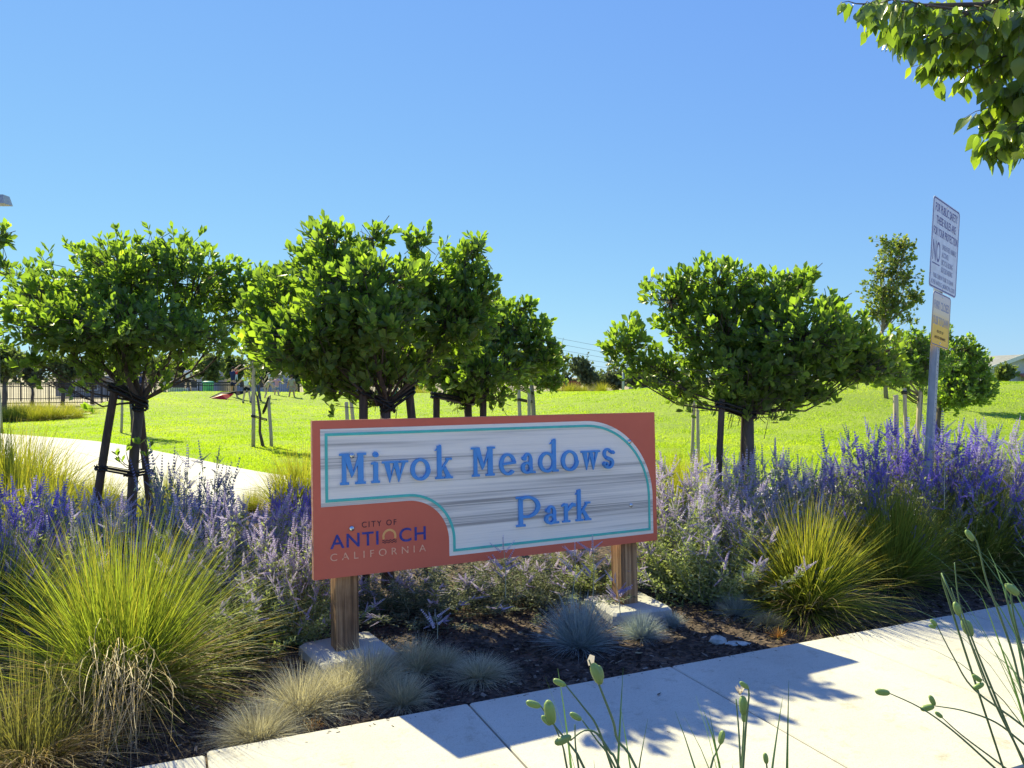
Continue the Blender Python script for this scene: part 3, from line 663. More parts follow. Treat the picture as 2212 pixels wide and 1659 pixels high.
# ---------------------------------------------------------------- near trees
GT = 'round headed evergreen trees in the planting bed'
def base_at(u, Y): a, _ = ray(u, 1000); return (a*Y, Y, BZ)
A = tree('evergreen_tree', 'broad evergreen tree left of the sign, tied between two dark leaning stakes', 'tree', GT, base_at(272, 7.4), 7.4, (303, 862),
  [(120,640,120,85,.1),(270,600,120,90,-.1),(410,610,120,95,.2),(380,555,80,50,0),(225,560,80,48,.3),(290,700,190,70,-.3),(520,640,80,75,.3),(160,705,120,55,-.5),(440,725,100,48,-.4),(110,775,52,22,-.3),(60,650,80,70,.5),(240,760,80,26,.2),(150,815,38,20,-.4),(565,640,66,72,.2),(20,600,50,60,.4),(330,520,40,28,0)], 12500, nobj=240, r=(.048,.044))
Bt = tree('evergreen_tree', 'tallest dense evergreen tree rising directly behind the left half of the sign', 'tree', GT, base_at(838, 6.2), 6.2, (833, 868),
  [(600,650,88,80,.2),(720,560,85,80,0),(800,650,130,105,-.3),(910,600,90,75,.1),(1000,575,52,66,.2),(970,690,80,80,0),(690,740,130,85,-.2),(830,755,120,70,.3),(905,515,30,32,0),(585,735,66,50,0),(710,820,90,34,.1),(1030,520,34,28,.2),(690,500,36,30,.1),(800,505,50,30,.1),(860,700,70,60,-.6),(1005,670,74,80,.1),(1040,620,40,60,.2),(540,690,50,60,.2)], 14500, nobj=280, r=(.046,.042))
Ct = tree('evergreen_tree', 'evergreen tree farther back whose crown overlaps the right side of the tallest tree', 'tree', GT, base_at(1012, 8.0), 8.0, (1010, 860),
  [(1000,740,90,75,0),(1090,700,85,60,.2),(1150,725,58,58,0),(1050,800,100,55,-.2),(1125,790,60,45,.3),(960,810,56,50,0),(1075,860,30,20,-.2),(1000,845,40,25,0),(1135,660,22,26,0),(930,770,60,60,.2),(1170,770,50,44,0),(1060,690,70,60,.2)], 7200, r=(.045,.04), nobj=60)
Dt = tree('evergreen_tree', 'wide dense evergreen tree standing alone right of the sign', 'tree', GT, base_at(1616, 6.9), 6.9, (1618, 885),
  [(1365,740,66,52,.3),(1460,640,70,66,.2),(1560,610,100,62,.2),(1680,640,110,75,.2),(1570,715,140,85,.15),(1715,725,125,85,-.2),(1825,755,95,68,0),(1630,806,160,56,0),(1440,795,85,44,.3),(1870,795,55,34,-.2),(1500,845,60,26,.4),(1720,850,80,26,0),(1600,858,60,20,0),(1750,600,50,32,.2),(1330,770,30,28,.3),(1420,600,30,22,.5),(1895,760,66,46,0),(1860,800,66,34,.1),(1800,660,40,36,.1)], 13800, nobj=280, r=(.046,.042))
Ft = tree('evergreen_tree', 'evergreen tree cut off by the left edge of the photo', 'tree', GT, base_at(-190, 6.0), 6.0, (-180, 880),
  [(-120,640,110,90,0),(-240,620,130,100,0),(-30,560,30,70,.2),(-20,500,26,28,.1),(-180,730,170,60,0),(-100,540,60,50,0)], 4500, r=(.055,.05))
# low sprouts on trunk of the left tree
E1 = tree('evergreen_tree', 'yellow green small evergreen tree behind the rules pole, with bent pale trunk and three stakes', 'tree', 'small evergreen trees on the right slope', (7.05,13.6,H1(7.05,13.6)), 13.6, (1988, 852),
  [(1960,760,60,38,0),(1930,800,65,36,0),(2000,780,60,50,0),(1905,765,34,28,.2),(1985,730,40,22,0),(1895,825,26,18,0),(1940,735,20,14,0)], 5200, leaf=.085, bark='bark_pale', r=(.05,.045), mat='leaf_dry' if False else 'leaf')
E2 = tree('evergreen_tree', 'dark green rounded evergreen tree just right of the rules pole', 'tree', 'small evergreen trees on the right slope', (8.0,14.6,H1(8.0,14.6)), 14.6, (2030, 868),
  [(2070,780,66,52,0),(2110,800,42,42,.2),(2050,840,62,34,-.2),(2105,845,40,22,0),(2030,760,32,32,.3),(2048,725,20,28,0),(2090,755,32,28,0),(2095,850,56,28,0),(2050,862,56,22,0),(2125,825,32,32,0)], 7500, leaf=.09, r=(.05,.045), upness=.5)
Gt = tree('small_tree', 'thin yellow green young tree with a pale bent trunk just right of the tall evergreens', 'tree', None, (.62,20,H1(.62,20)), 20, (1146, 812),
  [(1170,800,48,34,0),(1200,765,22,18,.3),(1150,770,34,26,0),(1218,785,12,14,.2),(1200,820,34,18,0),(1180,835,36,10,0),(1222,772,14,10,0),(1212,750,9,8,0),(1185,780,26,20,0)], 3600, leaf=.11, mat='leaf_dry', bark='bark_pale', r=(.07,.05))
Ht = tree('slender_tree', 'tall slender deciduous tree with sparse yellowing leaves beyond the wide evergreen', 'tree', None, (12.1,25,H1(12.1,25)), 25, (1905, 715),
  [(1935,560,44,44,0),(1905,630,46,34,0),(1960,600,36,30,0),(1930,660,52,30,0),(1975,640,28,22,0),(1885,675,24,22,0),(1945,530,36,22,0),(1965,690,26,12,0),(1910,520,22,16,0),(1900,590,26,22,0)], 5200, leaf=.105, mat='leaf_dry', tpl=SIMPLE, bark='bark_pale', r=(.06,.05), rosette=5, fill=.45, wscale=1.5, bushy=.3)
for (u, Y, h) in ((285, 22.3, 3.2), (569, 17.9, 3.0)):
    x = ray(u, 900)[0]*Y; z = H1(x, Y); vt = 829
    tree('young_tree', 'young staked tree on the lawn %s' % ('seen left of the leaning evergreen trunk' if u < 400 else 'between the children and the path, with bent thin trunk'), 'tree', 'young staked trees on the lawn', (x, Y, z), Y,
      (u-3 if u < 400 else 556, 838 if u < 400 else 858), [(u-10,740,30,36,0),(u+14,700,30,40,0),(u,660,26,30,0)] if u < 400 else [(548,810,20,12,0),(556,760,38,40,0),(575,700,34,40,0)], 1100, leaf=.10, mat='leaf_dry', r=(.035,.028))
# stakes and ties
def sk(u0, v0, u1, v1, Y, rad, mat, label, group, z0=None):
    a = ray(u0, v0); x0 = a[0]*Y; z = H1(x0, Y) if z0 is None else z0
    # extend the lower end to the ground along the same line
    t = P(u1, v1, Y); q = P(u0, v0, Y); d = q-t; k = (z-t.z)/d.z; bpt = t+d*k
    return stake(bpt, t, rad, mat, label, group)
GS = 'dark stakes beside the near evergreen trees'
sk(212,1060,250,828,7.25,.038,'stake_dark','thick dark stake leaning right on the left side of the left evergreen trunk',GS)
sk(322,1080,300,850,7.65,.036,'stake_dark','dark stake leaning left behind the right side of the left evergreen trunk',GS)
sk(786,950,785,848,6.1,.037,'stake_dark','upright dark stake left of the trunk behind the sign',GS)
sk(893,930,881,822,6.3,.036,'stake_dark','slightly tilted dark stake right of the trunk behind the sign',GS)
sk(943,920,943,850,7.8,.036,'stake_dark','brown stake left of the trunk of the overlapping farther tree',GS)
sk(1044,920,1044,835,7.8,.036,'stake_dark','brown stake right of the trunk of the overlapping farther tree',GS)
sk(1554,1000,1560,862,6.75,.030,'stake_dark','upright dark stake left of the lone wide evergreen trunk',GS)
sk(1606,1000,1608,872,7.1,.030,'stake_dark','dark stake hidden tight against the left side of the lone wide evergreen trunk',GS)
GL = 'pale stakes of the young trees'
for a in ((262,936,265,838,22.2,.036,'left pale stake of the young tree left of the leaning trunk'),(291,930,284,838,22.4,.036,'right tilted stake of the young tree left of the leaning trunk'),
    (547,968,548,775,17.8,.045,'tall pale stake left of the bent young trunk near the children'),(587,966,580,858,17.9,.04,'shorter grey stake right of the bent young trunk near the children'),
    (750,900,748,868,16,.04,'left one of the two pale stakes seen beyond the dark sign-side stake'),(762,900,758,862,16.2,.04,'right one of the two pale stakes seen beyond the dark sign-side stake'),
    (1123,905,1120,828,19.6,.05,'tall pale stake left of the pale bent young trunk'),(1143,905,1143,838,19.6,.045,'pale stake right of the pale bent young trunk'),
    (1494,990,1500,860,14.6,.032,'left one of two thin leaning pale stakes on the slope right of the sign'),(1508,988,1507,868,14.5,.032,'right one of two thin leaning pale stakes on the slope right of the sign'),
    (1936,925,1935,853,13.2,.045,'short thick grey stake left of the yellow green tree'),(1957,935,1954,838,13.3,.033,'orange brown stake beside the yellow green tree'),(1982,940,1988,845,13.5,.03,'thin brown stake right of the bent yellow green tree trunk'),
    (2,910,-8,770,24,.045,'grey stake at the far left edge of the lawn')):
    sk(*a[:6], 'stake_light', a[6], GL)
GTi = 'black rubber tree ties'
def pt(u, v, Y): return P(u, v, Y)
for a, b, ra, rb, lb, th in ((pt(303,868,7.4),pt(248,842,7.26),.05,.04,'wide black strap from the left evergreen fork to its left stake',.017),(pt(302,880,7.4),pt(303,862,7.65),.055,.04,'black strap looped low on the fork of the left evergreen',.012),
    (pt(284,1022,7.4),pt(219,1013,7.26),.052,.042,'long black loop low on the left evergreen, reaching its left stake',.011),(pt(284,1024,7.4),pt(317,1020,7.62),.052,.045,'short black loop low on the left evergreen, reaching its right stake',.011),
    (pt(838,878,6.2),pt(787,850,6.1),.05,.04,'black strap to the left stake of the trunk behind the sign',.012),(pt(838,878,6.2),pt(883,850,6.3),.05,.04,'black strap to the right stake of the trunk behind the sign',.012),
    (pt(1010,868,8.0),pt(943,856,7.8),.05,.04,'brown black strap left of the overlapping farther tree trunk',.014),(pt(1010,868,8.0),pt(1044,848,7.8),.05,.04,'black strap right of the overlapping farther tree trunk',.012),
    (pt(1616,895,6.9),pt(1559,878,6.77),.055,.035,'black strap tying the lone wide evergreen to its left stake',.014),
    (pt(570,888,17.9),pt(581,862,17.9),.035,.045,'upper black strap on the bent young trunk near the children',.014),(pt(572,906,17.9),pt(548,900,17.8),.035,.045,'lower black strap on the bent young trunk near the children',.012),
    (pt(1148,850,20),pt(1121,838,19.6),.05,.05,'upper dark strap on the pale bent young trunk',.014),(pt(1146,868,20),pt(1121,864,19.6),.05,.05,'lower dark strap on the pale bent young trunk',.014),
    (pt(1982,868,13.6),pt(1955,850,13.3),.05,.04,'dark strap on the bent trunk of the yellow green tree',.012)):
    tie(a, b, ra, rb, lb, GTi, th)
# teal ribbon behind the trunk
mm = MB(); q = [P(u, v, 6.6)-P(835,890,6.6) for u, v in ((858,838),(850,852),(846,866),(836,884),(826,876),(818,862),(822,880),(832,900))]
mm.tube(q, [.012,.02,.012,.016,.01,.016,.012,.01], 6); o = mm.build('teal_ribbon', M['teal'], None, True); o.location = P(835,890,6.6); tag(o, 'loose teal ribbon hanging behind the trunk above the sign', 'ribbon')

# ---------------------------------------------------------------- overhanging branch, near right
OV = tree('overhanging_tree', 'overhanging branch with large pointed hanging leaves entering at the top right corner', 'tree', None, (4.3, 3.6, 0), 3.0, (2900, -420),
  [(2150,60,100,70,.1),(2060,30,80,45,0),(2160,170,58,80,0),(2110,110,60,50,0),(2175,255,34,40,0),(1960,20,70,28,0),(2215,330,20,40,.1),(1860,5,40,16,0),(2300,-60,140,130,.3),(2350,180,110,150,.3),(2080,-120,160,110,.4)], 10,
   leaf=.08, mat='leaf_branch', tpl=OVA, r=(.09,.07), limbs=False, nobj=0)
for ch in list(OV.children):
    if ch.name.startswith(('crown','twigs')): bpy.data.objects.remove(ch)
O3 = np.array(OV.location); mes = [mesh_np('leaf', OVA[0], OVA[1], M['leaf_branch'], rnd=np.full(len(OVA[0]), q)) for q in (.1,.35,.6,.8,1.)]
rb = np.random.default_rng(11); Ypl = 3.0
# main boughs and drooping twigs given along the picture, at real depth
boughs = [([(2900,-420),(2500,-150),(2300,-40),(2120,10),(1960,12),(1850,8)],3.05),([(2500,-150),(2330,60),(2200,110),(2100,150)],2.95),([(2500,-150),(2380,150),(2260,240),(2180,290),(2150,300)],3.1),([(2420,40),(2330,160),(2230,190),(2150,200)],3.2),
          ([(2300,-40),(2200,40),(2080,72),(1995,78)],2.9),([(2380,150),(2300,290),(2215,318)],3.0),([(2300,-40),(2210,20),(2140,70),(2070,120),(2020,130)],3.25),([(2330,60),(2260,130),(2190,230),(2120,235)],3.3),([(2300,-40),(2180,-10),(2080,30),(1980,50),(1930,60)],3.3),([(2250,20),(2160,50),(2060,20),(1900,-5)],2.85)]
leaves = []
for pts, Yb in boughs:
    w = [P(u, v, Yb+.10*math.sin(u*.01))-OV.location for u, v in pts]
    if pts[0][0] >= 2900: w[0] = P(2900,-420,3.6)-OV.location
    mm = MB(); dense = []
    for i in range(len(w)-1):
        for t in np.linspace(0, 1, 6, endpoint=False): dense.append(w[i].lerp(w[i+1], t))
    dense.append(w[-1]); nn = len(dense)
    mm.tube(dense, [(.020 if pts[0][0] > 2600 else .010)*(1-i/nn)+.0018 for i in range(nn)], 7); mm.build('branch', M['bark'], OV, True)
    # side twigs with leaves
    for i in range(3, nn):
        for _ in range(2 if i < nn-1 else 1):
            a = dense[i]; dr = Vector((rb.normal(-.3,.5), rb.normal(0,.55), rb.normal(-.45,.35))).normalized(); L = rb.uniform(.05,.17)*(1 if i < nn-4 else .6)
            b2 = a+dr*L; mm = MB(); mm.tube([a, a.lerp(b2,.5)+Vector((0,0,.008)), b2], [.0022,.0016,.001], 5); mm.build('twig', M['bark'], OV, True)
            for t in np.arange(.2, 1.01, .26): leaves.append((a.lerp(b2, t), dr))
leaves = [leaves[i] for i in rb.permutation(len(leaves))]
obj_leaves, rest = leaves[:295], leaves[295:]
def leaf_tf(p, dr):
    d = Vector((dr.x*.4+rb.normal(0,.30), dr.y*.4+rb.normal(0,.30), -1+rb.normal(0,.25))).normalized(); d = np.array(d)[None]
    R = frames(d, np.array([rb.uniform(-3.14,3.14)]), up=np.array([[0,-1.,.2]]))[0]; s = rb.uniform(.050,.084)
    return R, np.array([s*rb.uniform(.8,1.1), s, s]), np.array(p)
for p, dr in obj_leaves:
    R, s, t = leaf_tf(p, dr); o = bpy.data.objects.new('leaf', mes[int(rb.integers(0,5)) if rb.uniform() < .35 else int(rb.integers(0,3))]); link(o, OV); mt = Matrix.Identity(4)
    for a in range(3):
        for b in range(3): mt[a][b] = R[a][b]*s[b]
        mt[a][3] = t[a]
    o.matrix_basis = mt
# the mass of leaves deeper in the crown and beyond the frame
nb = 420; blobs = [(2190,70,70,60,3.25),(2120,50,90,45,3.3),(2230,190,50,90,3.3),(2280,270,40,50,3.2),(2030,15,80,25,3.35),(2330,-30,160,130,3.2),(2380,200,120,170,3.3),(2120,-110,170,80,3.3),(2170,130,50,50,3.35)]
RR, SS, TT = [], [], []
for p, dr in rest: R, s, t = leaf_tf(p, dr); RR.append(R); SS.append(s); TT.append(t)
for i in range(nb):
    b = blobs[int(rb.integers(len(blobs)))]; u = rb.normal(0,1,3); u /= np.linalg.norm(u); u *= rb.uniform()**.4
    p = P(b[0]+u[0]*b[2], b[1]+u[2]*b[3], b[4]+u[1]*.28)-OV.location
    R, s, t = leaf_tf(p, Vector((0,0,-1))); RR.append(R); SS.append(s); TT.append(t)
V, Ft, k = replicate(OVA[0], OVA[1], np.array(RR), np.array(TT), np.array(SS)); obj_np('crown', V, Ft, M['leaf_branch'], OV, rnd=np.repeat(rb.uniform(0,.8,len(TT)), k))['kind'] = 'stuff'

# ---------------------------------------------------------------- grass clumps
def blades(n, L, th0, curl, w, r0, rg, seg=6, colf=None, zc=0., roll=.6):
    """n curved ribbons; L, th0 (tilt from vertical), curl (extra tilt at the tip) are (n,) arrays"""
    ph = rg.uniform(0, 2*np.pi, n); rr = r0*np.sqrt(rg.uniform(0,1,n)); a2 = ph+rg.normal(0,.5,n)
    p = np.stack([rr*np.cos(a2), rr*np.sin(a2), np.full(n, zc)], 1); swirl = rg.normal(0,.25,n); ds = L/seg
    V = np.zeros((n, seg+1, 2, 3)); C = np.zeros((n, seg+1, 2, 3)); rl = rg.normal(0, roll, n)
    for k in range(seg+1):
        s = k/seg; th = th0+curl*s**1.6; az = ph+swirl*s
        d = np.stack([np.sin(th)*np.cos(az), np.sin(th)*np.sin(az), np.cos(th)], 1)
        t = np.stack([-np.sin(az), np.cos(az), np.zeros(n)], 1); nn = np.cross(d, t); wd = t*np.cos(rl)[:,None]+nn*np.sin(rl)[:,None]
        ww = (w*(1-s**2.2)+.0004)[:,None] if k < seg else np.full((n,1), .0002)
        V[:,k,0] = p-wd*ww/2; V[:,k,1] = p+wd*ww/2
        if colf is not None: c = colf(s, rg, n); C[:,k,0] = c; C[:,k,1] = c
        p = p+d*ds[:,None]; 
    V[...,2] = np.maximum(V[...,2], .006)
    tf = np.array([(2*k, 2*k+1, 2*k+3, 2*k+2) for k in range(seg)])
    Fc = (tf[None]+(np.arange(n)*(seg+1)*2)[:,None,None]).reshape(-1,4)
    return V.reshape(-1,3), Fc, C.reshape(-1,3)
def clump(seed, n, h, lean=1.15, w=.0042, r0=.10, dry=.25, gold=.3, tone=(.16,.22,.03), seg=6):
    rg = np.random.default_rng(seed)
    tn = np.array(tone); base = tn[None]*rg.uniform(.6,1.35,(n,1)); gd = np.array([.42,.33,.07]); isg = (rg.uniform(0,1,n) < gold)[:,None]
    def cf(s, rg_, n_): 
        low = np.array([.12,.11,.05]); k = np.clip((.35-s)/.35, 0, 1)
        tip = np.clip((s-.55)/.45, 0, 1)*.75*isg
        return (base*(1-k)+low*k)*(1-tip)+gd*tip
    th0 = np.abs(rg.normal(0,.48,n))*lean; th0 = np.minimum(th0, 1.4); L = h*rg.beta(3.2,1.6,n)*1.18*(1-.06*th0)
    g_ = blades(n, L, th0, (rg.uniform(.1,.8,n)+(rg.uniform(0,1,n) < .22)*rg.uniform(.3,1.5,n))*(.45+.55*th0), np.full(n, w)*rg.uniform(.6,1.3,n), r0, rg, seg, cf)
    m = int(n*dry); col = np.array([[.30,.22,.13]])*rg.uniform(.45,1.6,(m,1))*np.array([[1,1,1]])+rg.uniform(0,.05,(m,1))
    thd = rg.uniform(.75,1.5,m)
    d_ = blades(m, h*rg.uniform(.45,1.0,m), thd, rg.uniform(.5,1.4,m), np.full(m, w*.8), r0*1.1, rg, seg, lambda s, r_, n_: col)
    return g_, d_
def place_clump(name, label, group, seed, pos, **kw):
    r = thing(name, label, 'ornamental grass', pos, 0, group); g_, d_ = clump(seed, **kw)
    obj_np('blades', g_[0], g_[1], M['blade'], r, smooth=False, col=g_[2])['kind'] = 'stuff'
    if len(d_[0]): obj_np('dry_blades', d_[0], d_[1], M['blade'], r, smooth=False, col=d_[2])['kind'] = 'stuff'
    return r
def gpos(u, v, z=BZ): q = G(u, v, z); return (q.x, q.y, z)
GG = 'clumps of long bladed ornamental grass'
place_clump('grass_clump', 'huge yellow green grass clump at lower left with pale dead blades in front', GG, 1, gpos(262, 1500), n=3000, h=.97, lean=1.75, w=.0042, r0=.15, dry=.36, gold=.42, tone=(.20,.26,.04))
place_clump('grass_clump', 'sunlit golden tipped grass clump leaning over the sidewalk edge right of the sign', GG, 2, gpos(1745, 1318), n=2300, h=.82, lean=1.8, w=.0048, r0=.10, dry=.14, gold=.65, tone=(.25,.29,.04))
place_clump('grass_clump', 'dull green grass clump just behind the golden tipped one', GG, 3, gpos(1925, 1262), n=2800, h=.90, lean=1.35, w=.0048, r0=.12, dry=.06, gold=.25, tone=(.20,.25,.045))
place_clump('grass_clump', 'dark green mounded grass clump at the right edge beside the sidewalk', GG, 4, gpos(2115, 1238), n=3400, h=.95, lean=1.45, w=.0048, r0=.13, dry=.06, gold=.12, tone=(.17,.22,.05))
place_clump('grass_clump', 'shaded green grass clump cut by the left edge, behind the huge clump', GG, 5, gpos(-10, 1440), n=1800, h=.85, lean=1.2, w=.005, r0=.12, dry=.25, gold=.2, tone=(.10,.14,.04))
place_clump('grass_clump', 'dry brownish grass clump spreading at the bottom left corner', GG, 6, gpos(70, 1640), n=600, h=.55, lean=1.5, w=.0035, r0=.16, dry=2.2, gold=.2, tone=(.16,.16,.06))
# hanging dead bundle in front of the huge clump
rg = np.random.default_rng(5); n = 80; bp_ = np.array(gpos(262,1500))
tip = np.array([np.array(P(252+rg.normal(0,34)+(0 if rg.uniform()>.35 else rg.uniform(-170,150)), 1590+rg.uniform(-150,90), 3.30+rg.normal(0,.09))) for _ in range(n)]); top = np.array([np.array(P(262+rg.normal(0,60), 1390+rg.normal(0,45), 3.55+rg.normal(0,.08))) for _ in range(n)])
root0 = np.tile(bp_+[0,-.05,.1], (n,1))+rg.normal(0,.04,(n,3)); V = []; seg = 8
for k in range(seg+1):
    t = k/seg; p = root0*(1-t)**2+2*t*(1-t)*(top*1.0+(top-root0)*.35)+tip*t*t; wv = np.array([1.,0,0])*(.0022*(1-t*.6)); V.append(np.stack([p-wv, p+wv], 1))
V = np.stack(V, 1).reshape(-1,3); V[:,2] = np.maximum(V[:,2], .01); tf = np.array([(2*k,2*k+1,2*k+3,2*k+2) for k in range(seg)]); Fc = (tf[None]+(np.arange(n)*(seg+1)*2)[:,None,None]).reshape(-1,4)
big = [o for o in SC.objects if o.get('label','').startswith('huge yellow')][0]; col = np.repeat(np.array([[.48,.38,.25]])*rg.uniform(.5,1.35,(n,1)), (seg+1)*2, 0)
obj_np('dead_blades', V-np.array(big.location), Fc, M['blade'], big, smooth=False, col=col)['kind'] = 'stuff'
# yellow green grasses by the path
YG = 'bright yellow green grasses along the path'
protos = []
for i in range(3):
    g_, d_ = clump(40+i, n=900, h=.75, lean=1.25, w=.006, r0=.14, dry=.18, gold=.5, tone=(.24,.27,.03), seg=5)
    protos.append((mesh_np('blades', g_[0], g_[1], M['blade'], smooth=False, col=g_[2]), mesh_np('dry_blades', d_[0], d_[1], M['blade'], smooth=False, col=d_[2])))
def pclump(x, y, z, s, i, label, group, rz=None, cat='ornamental grass', name='grass_clump', sz=None):
    r = thing(name, label, cat, (x, y, z), random.uniform(0,6.28) if rz is None else rz, group); r.scale = (s, s, sz or s)
    for me, nm in zip(protos[i%len(protos)], ('blades','dry_blades')):
        o = link(bpy.data.objects.new(nm, me), r); o['kind'] = 'stuff'
    return r
def uvp(u, Y): return ray(u, 900)[0]*Y
for j, (u, Y, s, lb) in enumerate(((40,9.0,1.5,'large yellow green grass clump at the left edge in front of the path'),(105,8.7,1.15,'yellow green grass clump right of the large one at the left edge before the path'),(-25,9.6,1.5,'yellow green grass clump half outside the left edge'),(20,7.6,1.15,'low yellow grass clump just above the violet sage at the left edge'),
    (95,7.4,.95,'yellow grass clump between the left violet sage and the path'),(215,8.8,.8,'thin yellow green clump left of the leaning trunk base'),(352,8.9,.8,'thin yellow green clump right of the leaning trunk, before the path'),(300,8.2,.6,'small yellow green clump directly behind the leaning trunk base'),(545,9.2,.45,'wispy small clump against the path left of the sign'),
    (618,9.2,.85,'yellow green clump at the path beside the left edge of the sign'),(655,9.4,1.1,'bright yellow clump partly hidden behind the left edge of the sign'),(1440,8.6,1.05,'golden clump partly hidden behind the right edge of the sign'),(1480,8.9,1.1,'golden clump in front of the two leaning pale stakes'),(1545,8.9,.75,'golden clump at the foot of the upright dark stake right of the sign'),
    (2185,7.6,.75,'yellow green clump behind the purple sage at the right edge'),(2120,8.0,.65,'yellow green clump glimpsed through the purple sage at right'),(180,9.6,.5,'small wispy clump at the path left of the leaning stake'))):
    pclump(uvp(u,Y), Y, BZ if Y < 8.2 else 0, s, j, lb, YG)
# far bed left
for j, (u, Y, s) in enumerate(((8,28,.9),(40,28.2,1.),(75,28.,.9),(105,28.3,1.),(138,28.6,.9),(165,29.,.8),(25,31.2,1.),(95,31.5,1.),(150,31.5,1.),(190,31,.8),(60,30.5,1.),(-20,28.5,1.))):
    pclump(uvp(u,Y), Y, 0, s*1.35, j, ('front','rear')[Y > 30]+' row yellow green clump of the far left bed, '+('leftmost','second from left','third from left','fourth from left','fifth from left','sixth from left','leftmost','second','third','rightmost','middle','cut by the left edge')[j], 'clumps in the far left planting bed', sz=s*.95)
# blue fescue
fes = []
for i in range(3):
    rg = np.random.default_rng(70+i); n = 1500; c = np.array([[.36,.42,.44]])*rg.uniform(.55,1.35,(n,1)); th0 = rg.uniform(0,1.45,n); Lb = .27*rg.uniform(.7,1.1,n)
    fes.append(mesh_np('blades', *blades(n, Lb, th0, rg.uniform(.1,.6,n), np.full(n,.0018), .05, rg, 4, lambda s,r_,n_: c)[:2], M['fescue'], smooth=False, col=np.repeat(c, 10, 0)))
for i in range(2):
    rg = np.random.default_rng(80+i); n = 1500; c = np.array([[.50,.46,.33]])*rg.uniform(.5,1.4,(n,1)); th0 = rg.uniform(0,1.5,n); Lb = .26*rg.uniform(.6,1.1,n)
    fes.append(mesh_np('blades', *blades(n, Lb, th0, rg.uniform(.3,1.2,n), np.full(n,.0018), .06, rg, 4, lambda s,r_,n_: c)[:2], M['fescue'], smooth=False, col=np.repeat(c, 10, 0)))
FG = 'tufts of fine fescue on the mulch'
for (u, v, s, i, sz, lb) in ((1252,1395,1.05,0,1.,'large blue fescue tuft in front of the right footing'),(1385,1376,.68,1,.8,'smaller blue fescue tuft touching the right footing corner'),(1590,1328,.62,2,.85,'isolated small blue fescue tuft before the golden tipped grass'),
    (1035,1462,.85,3,.45,'flattened greyish dead fescue in the shade left of the blue tuft'),(900,1450,.75,4,.95,'pale bleached fescue tuft right of the left footing'),(800,1490,.95,4,.95,'sunlit bleached fescue tuft in front of the left footing'),
    (868,1520,.72,3,.8,'shaded straw tuft at the sidewalk edge between the bleached tufts'),(650,1545,1.0,3,.9,'wide straw coloured tuft between the huge clump and the left footing'),(735,1515,.9,4,.9,'straw tuft left of the sunlit bleached one'),(560,1600,.9,3,.7,'brown flattened tuft under the right side of the huge clump'),(960,1440,.6,3,.7,'small grey tuft behind the flattened dead fescue'),
    (1450,1352,.4,0,.8,'tiny blue tuft right of the right footing'),(1660,1348,.5,3,.6,'small grey tuft at the left foot of the golden tipped grass')):
    r = thing('fescue_tuft', lb, 'ornamental grass', gpos(u, v), random.uniform(0,6), FG); r.scale = (s*1.12,s*1.12,s*sz*1.15); o = link(bpy.data.objects.new('blades', fes[i]), r); o['kind'] = 'stuff'

